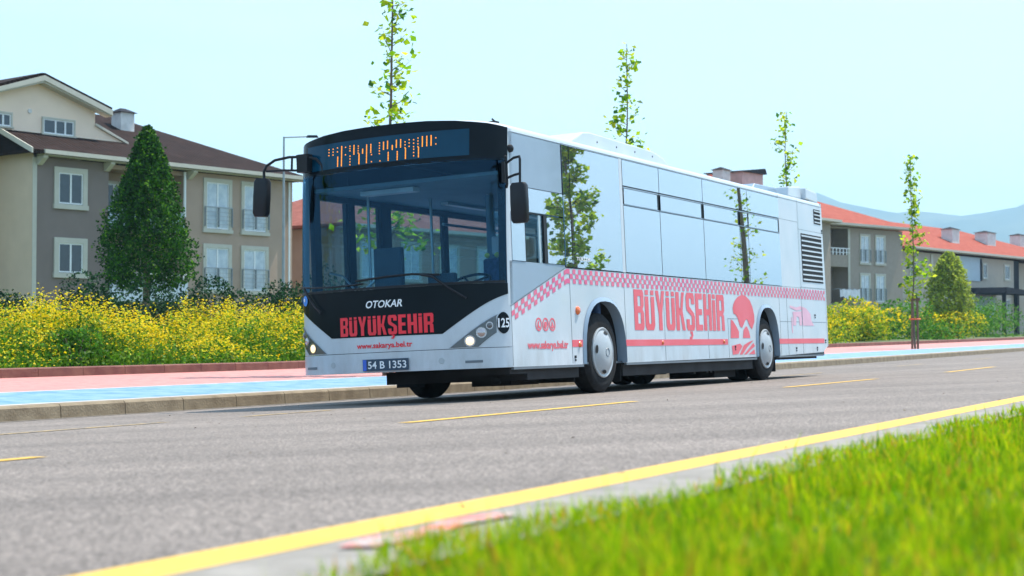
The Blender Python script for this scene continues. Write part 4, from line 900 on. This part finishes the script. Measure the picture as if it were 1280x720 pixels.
def tiles(name, c1, c2):
    m = mat(name, c1, .9, scale=2.2, col2=c2, spec=.1); t = m.node_tree; b = t.nodes['Principled BSDF']; c = t.nodes.new('ShaderNodeTexCoord')
    wv = t.nodes.new('ShaderNodeTexWave'); wv.inputs['Scale'].default_value = 1.4; wv.bands_direction = 'X'; wv.inputs['Distortion'].default_value = .2
    wz = t.nodes.new('ShaderNodeTexWave'); wz.inputs['Scale'].default_value = 2.6; wz.bands_direction = 'Z'; wz.wave_profile = 'SAW'
    ad = t.nodes.new('ShaderNodeMath'); ad.operation = 'ADD'; bp = t.nodes.new('ShaderNodeBump'); bp.inputs['Strength'].default_value = .7; bp.inputs['Distance'].default_value = .05
    for n in (wv, wz): t.links.new(c.outputs['Object'], n.inputs['Vector'])
    t.links.new(wv.outputs[1], ad.inputs[0]); t.links.new(wz.outputs[1], ad.inputs[1]); t.links.new(ad.outputs[0], bp.inputs['Height']); t.links.new(bp.outputs[0], b.inputs['Normal']); return m
MT['browntile'] = tiles('brown_roof_tiles', (.018, .011, .010), (.034, .020, .018))
MT['redtile'] = tiles('red_roof_tiles', (.30, .075, .055), (.38, .11, .08))
MT['brownredtile'] = tiles('weathered_red_roof_tiles', (.26, .09, .07), (.36, .13, .10))

def house(label, px, py, vp, group='houses behind the road'):
    k = (vp-640)/2000; ang = math.atan2(1/math.hypot(k, 1), k/math.hypot(k, 1))
    return thing('apartment_house', label, 'house', (px, py, 0), Matrix.Rotation(ang, 3, 'Z'), group)
def window(h, a0, a1, z0, z1, b=0., trim=.12, glass_m='winglass', mull=(.5,), rail=False, name='window', rows=()):
    def tr(q):
        q.box(a0, a1, b-.07, b-.001, z1-trim, z1); q.box(a0-.04, a1+.04, b-.11, b-.001, z0, z0+trim*.9); q.box(a0, a0+trim, b-.07, b-.001, z0+trim*.9, z1-trim); q.box(a1-trim, a1, b-.07, b-.001, z0+trim*.9, z1-trim)
    w = part(name, MB_white, h, tr)
    A0, A1, Z0, Z1 = a0+trim, a1-trim, z0+trim, z1-trim
    part('glass_pane', MT[glass_m], w, lambda q: q.box(A0, A1, b-.012, b-.002, Z0, Z1))
    def sash(q):
        s = .055
        q.box(A0, A1, b-.035, b-.014, Z0, Z0+s); q.box(A0, A1, b-.035, b-.014, Z1-s, Z1); q.box(A0, A0+s, b-.034, b-.014, Z0, Z1); q.box(A1-s, A1, b-.034, b-.014, Z0, Z1)
        for m_ in mull: c = A0+(A1-A0)*m_; q.box(c-.04, c+.04, b-.036, b-.014, Z0, Z1)
        for m_ in rows: c = Z0+(Z1-Z0)*m_; q.box(A0, A1, b-.037, b-.014, c-.03, c+.03)
    part('sash', MT['sash'], w, sash)
    if rail:
        def rl(q):
            q.box(a0+.03, a1-.03, b-.17, b-.14, Z0+.95, Z0+.99)
            for zz in (.2, .38, .56, .74): q.box(a0+.03, a1-.03, b-.16, b-.145, Z0+zz, Z0+zz+.02)
            for aa in (a0+.03, (a0+a1)/2, a1-.05): q.box(aa, aa+.02, b-.165, b-.01, Z0+.1, Z0+.97)
        part('window_railing', MT['railing'], w, rl)
    return w
def hiproof(h, m, a0, a1, b0, b1, ze, zr, r0, r1, gable_left=False, th=.16, rb=None):
    rb = rb if rb is not None else (b0+b1)/2
    vs = [(a0, b0, ze), (a1, b0, ze), (a1, b1, ze), (a0, b1, ze), (a0 if gable_left else r0, rb, zr), (r1, rb, zr)]
    vs2 = [(x, y, z-th) for x, y, z in vs]
    fs = [(0, 1, 5, 4), (1, 2, 5), (2, 3, 4, 5), (3, 0, 4)]
    q = MB(); q.add(vs, fs); q.add(vs2, [tuple(reversed(f)) for f in fs]); q.add([vs[0], vs[1], vs[2], vs[3], vs2[0], vs2[1], vs2[2], vs2[3]], [(0, 4, 5, 1), (1, 5, 6, 2), (2, 6, 7, 3), (3, 7, 4, 0)] if not gable_left else [(0, 4, 5, 1), (1, 5, 6, 2), (2, 6, 7, 3)])
    return q.build('roof', m, h)
def eaves(h, a0, a1, b0, z, soff=.5):
    return part('gutter', MB_white, h, lambda q: (q.box(a0, a1, b0-.06, b0+.06, z-.20, z-.03), q.box(a0+.02, a1-.02, b0+.06, b0+soff+.05, z-.24, z-.19)))
def chimney(rf, a, b, z0, z1, w=.9, d=.8, cap=True, flare=False):
    c = part('chimney', MT['chim'], rf, lambda q: (q.box(a, a+w, b, b+d, z0, z1),) )
    q = MB(); q.add([(a-.12, b-.12, z1), (a+w+.12, b-.12, z1), (a+w+.12, b+d+.12, z1), (a-.12, b+d+.12, z1), (a+w/2-.15, b+d/2, z1+.22), (a+w/2+.15, b+d/2, z1+.22)], [(0, 1, 5, 4), (1, 2, 5), (2, 3, 4, 5), (3, 0, 4), (3, 2, 1, 0)])
    q.build('chimney_cap', MT['darkmetal'], rf)
    part('chimney_base', MT['darkmetal'], rf, lambda q: q.box(a-.08, a+w+.08, b-.10, b+.02, z0-.05, z0+.32))

# --- house A
A = house('grey and taupe three storey house with a dark brown roof, left of the bus', -19.38, 64.6, 2250)
part('wall', MT['greyw'], A, lambda q: q.box(.02, 3.70, 0, 11.9, 0, 7.95))
part('wall', MT['taupe'], A, lambda q: q.box(7.86, 14.28, 0, 11.9, 0, 7.95))
part('wall', MT['taupe'], A, lambda q: (q.box(3.70, 7.86, 1.6, 11.9, 0, 7.95), q.box(3.70, 7.86, .1, 1.6, 4.95, 5.2), q.box(3.72, 7.84, .1, 1.6, 7.75, 7.93)))
part('gable_wall', MT['beige'], A, lambda q: q.prism([(0, 0), (0, 8.02), (6.0, 10.62), (11.9, 8.02), (11.9, 0)], -.0, .02, 'x'))
part('corner_strip', MB_white, A, lambda q: q.box(-.03, .16, -.03, 0, 0, 7.9))
part('wing_wall', MT['beige'], A, lambda q: q.box(-5, -.01, 2.6, 11.5, 0, 8.0))
part('balcony', MT['palewall'], A, lambda q: (q.box(3.72, 7.80, -.25, -.1, 2.15, 3.02), q.box(3.72, 7.8, -.1, 1.6, 2.1, 2.25), q.box(3.72, 7.8, .0, .12, 5.2, 6.1)))
part('balcony_rail', MT['sash'], A, lambda q: (q.box(3.72, 7.80, -.22, -.17, 3.32, 3.37), *[q.box(a, a+.04, -.22, -.18, 3.02, 3.34) for a in np.arange(3.74, 7.8, .32)]))
window(A, 4.4, 5.9, 2.4, 4.6, 1.58, glass_m='winglass'); window(A, 4.4, 5.9, 5.3, 7.4, 1.58, glass_m='winglass')
window(A, .98, 2.60, 5.88, 7.60, trim=.22); window(A, 1.0, 2.62, 3.05, 4.70, trim=.22)
for a0, a1 in ((8.84, 10.50), (11.07, 12.75)):
    window(A, a0, a1, 5.30, 7.75, trim=.18, glass_m='curtain', rail=True, name='french_window'); window(A, a0, a1, 2.56, 4.80, trim=.18, glass_m='curtain', rail=True, name='french_window')
rfA = hiproof(A, MT['browntile'], -.5, 14.85, -.6, 12.5, 8.16, 10.95, 0, 8.3, True, rb=5.9)
eaves(A, .1, 14.95, -.62, 8.22)
part('fascia', MB_white, A, lambda q: q.prism([(-.72, 7.98), (-.72, 8.20), (5.9, 11.02), (5.9, 10.80)], -.56, -.50, 'x'))
part('eaves_bracket', MB_white, A, lambda q: [q.prism([(-.5, 7.96), (-.5, 7.88), (-.1, 7.6), (0, 7.6), (0, 7.96)], a, a+.22, 'x') for a in (.15, 3.45, 7.9)])
part('downpipe', MT['sash'], A, lambda q: (q.tube([(7.72, -.1, 7.9), (7.72, -.1, 5.9)], .06, 8), q.tube([(14.0, -.1, 7.9), (14.0, -.1, .2)], .05, 8)))
uw = part('upper_wall', MT['cream'], A, lambda q: q.prism([(-2.0, 8.2), (-2.0, 10.30), (1.34, 11.42), (4.25, 10.45), (4.25, 9.75), (5.85, 9.12), (5.85, 8.6)], 1.7, 9.6))
def uroof(q):
    for (xa, za, xb, zb) in ((-2.7, 10.12, 1.34, 11.50), (1.34, 11.50, 4.78, 10.42)):
        n = Vector((-(zb-za), 0, xb-xa)).normalized()*.14
        vs = [Vector((xa, y, za)) for y in (1.25, 10)] + [Vector((xb, y, zb)) for y in (1.25, 10)]; vs += [v+n for v in vs]
        q.add(vs, [(0, 2, 3, 1), (4, 5, 7, 6), (0, 4, 6, 2), (1, 3, 7, 5), (0, 1, 5, 4), (2, 6, 7, 3)])
part('upper_roof', MT['browntile'], A, uroof)
part('upper_fascia', MB_white, A, lambda q: (q.prism([(-2.7, 9.98), (-2.7, 10.14), (1.34, 11.52), (1.34, 11.30)], 1.18, 1.24), q.prism([(1.34, 11.30), (1.34, 11.52), (4.80, 10.44), (4.80, 10.20)], 1.18, 1.24), q.prism([(-2.7, 9.95), (-2.7, 10.08), (1.34, 11.36), (4.8, 10.32), (4.8, 10.16), (1.34, 11.22)], 1.25, 1.7), q.prism([(4.22, 9.74), (4.25, 9.84), (5.95, 9.18), (5.95, 9.08)], 1.58, 1.8)))
window(A, 1.55, 3.20, 9.10, 9.86, 1.7, trim=.07, mull=(.4, .72)); window(A, -.75, .12, 9.2, 9.86, 1.7, trim=.07)
part('round_vent', MT['chim'], A, lambda q: q.lathe([(0, .1), (.05, .09), (.05, .0001)], (.96, 1.7, 10.02), (0, -1, 0), 12))
chimney(rfA, 7.15, 3.7, 9.6, 10.85, .75, .7)
# --- house B1, B2, B3 behind the bus
B1 = house('low taupe house with a weathered red roof, glimpsed between the grey house and the bus', -8.35, 78.3, 2250)
part('wall', MT['taupe'], B1, lambda q: q.box(0, 13.5, 0, 10, 0, 6.0))
rb = hiproof(B1, MT['brownredtile'], -.5, 14, -.6, 10.6, 6.15, 8.6, 5, 8.5); eaves(B1, -.5, 14, -.62, 6.2)
for a in (1.2, 4.2, 7.2, 10.2):
    window(B1, a, a+1.6, 3.4, 5.5, glass_m='curtain', trim=.16); window(B1, a, a+1.6, .9, 2.8, glass_m='curtain', trim=.16)
chimney(rb, 5.5, 3.2, 7.7, 8.8)
B2 = house('grey house with a brown roof seen through the windscreen of the bus', 2.9, 92.3, 2250)
part('wall', MT['greywr'], B2, lambda q: q.box(0, 14, 0, 10, 0, 7.2))
rb = hiproof(B2, MT['brownredtile'], -.5, 14.5, -.6, 10.6, 7.3, 9.5, 5, 9); eaves(B2, -.5, 14.5, -.62, 7.35)
for a in (1.2, 4.4, 7.6, 10.8):
    window(B2, a, a+1.5, 4.8, 6.8, glass_m='curtain', trim=.16); window(B2, a, a+1.5, 1.9, 3.9, glass_m='curtain', trim=.16)
B3 = house('house whose red roof, chimney and pink dormer show above the bus', 14.6, 104.0, 2250)
part('wall', MT['greywr'], B3, lambda q: q.box(0, 13, 0, 10, 0, 8.8))
rb = hiproof(B3, MT['redtile'], -.5, 13.5, -.6, 10.6, 8.9, 11.9, 5, 9.5); eaves(B3, -.5, 13.5, -.62, 8.95)
chimney(rb, 3.6, 3.2, 10.8, 12.0, 1.0)
part('dormer', mat('pink_render', (.55, .38, .36), .9), B3, lambda q: q.box(5.2, 8.0, 2.6, 5.5, 10.6, 12.0))
part('dormer_roof', MT['darkmetal'], B3, lambda q: q.prism([(5.0, 11.95), (5.0, 12.0), (8.0, 12.35), (8.2, 12.0), (8.2, 11.95)], 2.4, 5.6))
for a in (1.5, 5.5, 9.5): window(B3, a, a+1.5, 5.9, 7.9, glass_m='curtain'); window(B3, a, a+1.5, 2.9, 4.9, glass_m='curtain')
# --- house C
Cc = house('taupe house with recessed balconies and a red hipped roof, just right of the bus rear', 29.8, 122, 2800)
part('wall', MT['greywr'], Cc, lambda q: (q.box(-6.82, 0, 0, 12, 0, 8.6), q.box(-19, -9.95, 0, 12, 0, 8.6), q.box(-9.95, -6.82, 1.5, 12, 0, 8.6), q.box(-9.95, -6.82, 0, 1.5, 5.68, 6.55), q.box(-9.95, -6.82, 0, 1.5, 0, 3.0), q.box(-9.95, -6.82, 0, 1.5, 8.5, 8.62)))
for z0, z1 in ((5.92, 8.2), (3.05, 5.30)):
    window(Cc, -5.6, -4.28, z0, z1, trim=.15, glass_m='curtain', rail=True, name='french_window'); window(Cc, -3.66, -2.32, z0, z1, trim=.15, glass_m='curtain', rail=True, name='french_window')
    window(Cc, -9.7, -8.7, z0+.2, z1-.1, 1.48, trim=.12)
part('balcony_rail', MT['sash'], Cc, lambda q: (q.box(-9.9, -6.85, -.05, .0, 7.0, 7.07), *[q.box(a, a+.1, -.05, 0, 6.55, 7.02) for a in np.arange(-9.8, -6.9, .42)], q.box(-9.9, -6.85, -.05, 0, 6.72, 6.76)))
rc = hiproof(Cc, MT['redtile'], -19.5, .6, -.6, 12.6, 8.85, 11.55, -13, -6.2); eaves(Cc, -19.5, .65, -.62, 8.9)
part('pillar', MB_white, Cc, lambda q: q.box(-7.05, -6.8, -.04, 0, 3.0, 8.5))
lau = MB()
xs = np.linspace(-8.45, -6.0, 15)
for i in range(14):
    za = 4.05-.05*math.sin(i*1.7); zb = 4.05-.05*math.sin((i+1)*1.7); ya = -.3+.04*math.sin(i*2.2); yb = -.3+.04*math.sin((i+1)*2.2)
    la = 3.42+.10*math.sin(i*.9); lb_ = 3.42+.10*math.sin((i+1)*.9)
    lau.add([(xs[i], ya, za), (xs[i+1], yb, zb), (xs[i+1], yb-.02, lb_), (xs[i], ya-.02, la), (xs[i], ya+.015, za), (xs[i+1], yb+.015, zb), (xs[i+1], yb-.005, lb_), (xs[i], ya-.005, la)], [(0, 1, 2, 3), (7, 6, 5, 4), (0, 4, 5, 1), (3, 2, 6, 7)])
lo = lau.build('laundry', mat('white_sheet', (.72, .72, .78), .9)); lo.matrix_world = Cc.matrix_world.copy(); tag(lo, 'white laundry hanging on the lower balcony of the house right of the bus', 'laundry')
part('clothes_line', MT['railing'], Cc, lambda q: (q.tube([(-9.0, -.3, 4.06), (-5.9, -.3, 4.06)], .015, 5), q.box(-9.0, -8.95, -.32, .0, 4.0, 4.06), q.box(-6.85, -6.8, -.32, 0, 4.0, 4.06)))
lb2 = MB(); lb2.box(-7.8, -6.95, -.2, -.16, 2.95, 3.38); lo2 = lb2.build('cloth', mat('brown_cloth', (.30, .17, .10), .9)); lo2.matrix_world = Cc.matrix_world.copy(); tag(lo2, 'small brown cloth hanging under the white laundry', 'cloth')
# --- house D
Dh = house('long red roofed house with a pale blue wall panel, at the right edge', 37, 134, 2250)
part('wall', MT['hazedwall'], Dh, lambda q: (q.box(-9.8, 13.2, 0, 10, 0, 7.4), q.box(13.2, 30, 1.2, 10, 0, 7.4)))
part('corner_column', MT['darkmetal'], Dh, lambda q: q.box(13.21, 14.4, -.02, 1.19, 0, 7.4))
part('wall_panel', MT['palewall'], Dh, lambda q: (q.box(.45, 5.4, -.08, -.002, 5.35, 7.38),))
part('wall_edge', MT['darkmetal'], Dh, lambda q: q.box(5.41, 5.75, -.12, -.002, 5.4, 7.3))
window(Dh, 6.1, 7.1, 5.55, 7.0, trim=.12, mull=()); window(Dh, 10.9, 12.3, 5.55, 7.05, trim=.14, mull=()); window(Dh, 11.0, 12.25, 2.6, 4.0, trim=.14, mull=())
window(Dh, -8.6, -7.2, 5.2, 6.7, trim=.14, mull=()); window(Dh, 15.4, 17.5, 4.8, 6.9, 1.2, glass_m='curtain')
window(Dh, -5.2, -3.9, 2.9, 4.6, trim=.14, mull=())
part('pilaster', MB_white, Dh, lambda q: (q.box(-4.6, -4.2, -.1, 0, 0, 7.3),))
rd_ = hiproof(Dh, MT['redtile'], -10.4, 31, -.7, 10.7, 7.72, 10.35, -1.5, 12.2); eaves(Dh, -10.4, 31, -.72, 7.78)
chimney(rd_, 2.6, 1.2, 8.2, 9.8, 1.5, 1.0); chimney(rd_, 11.2, 1.6, 8.4, 9.95, 1.9, 1.2); chimney(rd_, 22.5, 3, 8.5, 10.3, 1.8, 1.0)
pg = part('pergola', MT['darkmetal'], Dh, lambda q: (q.prism([(3.3, 4.28), (3.6, 4.75), (7.0, 4.62), (9.1, 4.32), (9.1, 4.22), (3.3, 4.2)], -3.2, -.02), q.box(6.0, 6.3, -3.1, -2.8, 0, 4.2), q.box(8.6, 8.95, -3.1, -2.8, 0, 4.2), q.box(3.4, 3.6, -3.1, -2.8, 0, 4.2)))
part('glass_screen', MT['palewall'], pg, lambda q: q.box(3.3, 8.4, -.2, -.1, 2.0, 4.05))
part('porch', MT['darkmetal'], Dh, lambda q: (q.prism([(12.6, 4.45), (14.2, 4.75), (17, 4.5), (17, 4.3), (12.6, 4.3)], -3, -.02), q.box(13.0, 13.3, -2.9, -2.6, 0, 4.3)))

# ------------------------------------------------------------------ street lamp
def lamp(label, x, y):
    t = thing('street_lamp', label, 'street lamp', (x, y, 0), None, 'street lamps')
    t.rotation_euler = (0, 0, 0); m = mat('galvanised_steel', (.30, .33, .35), .45, metal=.5)
    part('pole', m, t, lambda q: q.tube([(0, 0, -.1), (0, 0, 4), (0, 0, 8.15)], [.07, .055, .035], 8), smooth=True)
    part('arm', m, t, lambda q: q.tube([(0, 0, 8.12), (1.0, 0, 8.16)], .025, 6)); part('lamp_head', MT['darkmetal'], t, lambda q: q.prism([(.85, 8.12), (.9, 8.2), (1.25, 8.2), (1.3, 8.12)], -.1, .1))
lamp('tall thin steel street lamp with one arm, between the grey house and the bus', -8.58, 60)

# ------------------------------------------------------------------ haze
b = MB(); b.box(-5200, 5200, -5200, 5200, -2, 470)
hz = b.build('haze', bpy.data.materials.new('haze_air')); hm = hz.data.materials[0]; hm.use_nodes = True; ht = hm.node_tree; ht.nodes.clear()
ho = ht.nodes.new('ShaderNodeOutputMaterial'); hv = ht.nodes.new('ShaderNodeVolumePrincipled'); hv.inputs['Color'].default_value = (.48, .78, 1, 1); hv.inputs['Density'].default_value = 0.00027; hv.inputs['Anisotropy'].default_value = 0.1
ht.links.new(hv.outputs[0], ho.inputs['Volume']); hz['kind'] = 'stuff'; hz['label'] = 'pale blue air between the camera and the hills'; hz['category'] = 'haze'

# ------------------------------------------------------------------ pieces that are apart become parts of their own
KEEP = ('crown', 'foliage', 'lettering', 'checker', 'gap', 'icons', 'emblem', 'skyline', 'grille', 'rail', 'sash', 'bars', 'wild', 'weeds', 'grass', 'dashboard', 'wheel_cover', 'stem')
def split_loose(o):
    me = o.data; n = len(me.vertices)
    if n > 3000 or any(k in o.name for k in KEEP): return
    par = list(range(n))
    def find(x):
        while par[x] != x: par[x] = par[par[x]]; x = par[x]
        return x
    for e in me.edges:
        a, c = find(e.vertices[0]), find(e.vertices[1])
        if a != c: par[a] = c
    comp = {}
    for v in me.vertices: comp.setdefault(find(v.index), []).append(v.index)
    if len(comp) < 2: return
    bb = []
    for k, idx in comp.items():
        c = [me.vertices[i].co for i in idx]
        bb.append([[min(q[a] for q in c) for a in range(3)], [max(q[a] for q in c) for a in range(3)], {k}])
    tol = .012; ch = True
    while ch:
        ch = False
        for i in range(len(bb)):
            for j in range(i+1, len(bb)):
                if all(bb[i][0][a]-tol <= bb[j][1][a] and bb[j][0][a]-tol <= bb[i][1][a] for a in range(3)):
                    bb[i] = [[min(bb[i][0][a], bb[j][0][a]) for a in range(3)], [max(bb[i][1][a], bb[j][1][a]) for a in range(3)], bb[i][2] | bb[j][2]]
                    bb.pop(j); ch = True; break
            if ch: break
    if not 2 <= len(bb) <= 30: return
    for g in bb[1:]:
        keep = set(i for k in g[2] for i in comp[k]); nm_ = o.name.split('.')[0]
        q = o.copy(); q.data = me.copy(); q.name = nm_; COL.objects.link(q)
        m_ = bmesh.new(); m_.from_mesh(q.data); m_.verts.ensure_lookup_table(); bmesh.ops.delete(m_, geom=[v for v in m_.verts if v.index not in keep], context='VERTS'); m_.to_mesh(q.data); m_.free()
    keep = set(i for k in bb[0][2] for i in comp[k])
    m_ = bmesh.new(); m_.from_mesh(me); m_.verts.ensure_lookup_table(); bmesh.ops.delete(m_, geom=[v for v in m_.verts if v.index not in keep], context='VERTS'); m_.to_mesh(me); m_.free()
for o in [o for o in COL.objects if o.type == 'MESH' and o.parent and not o.children]: split_loose(o)
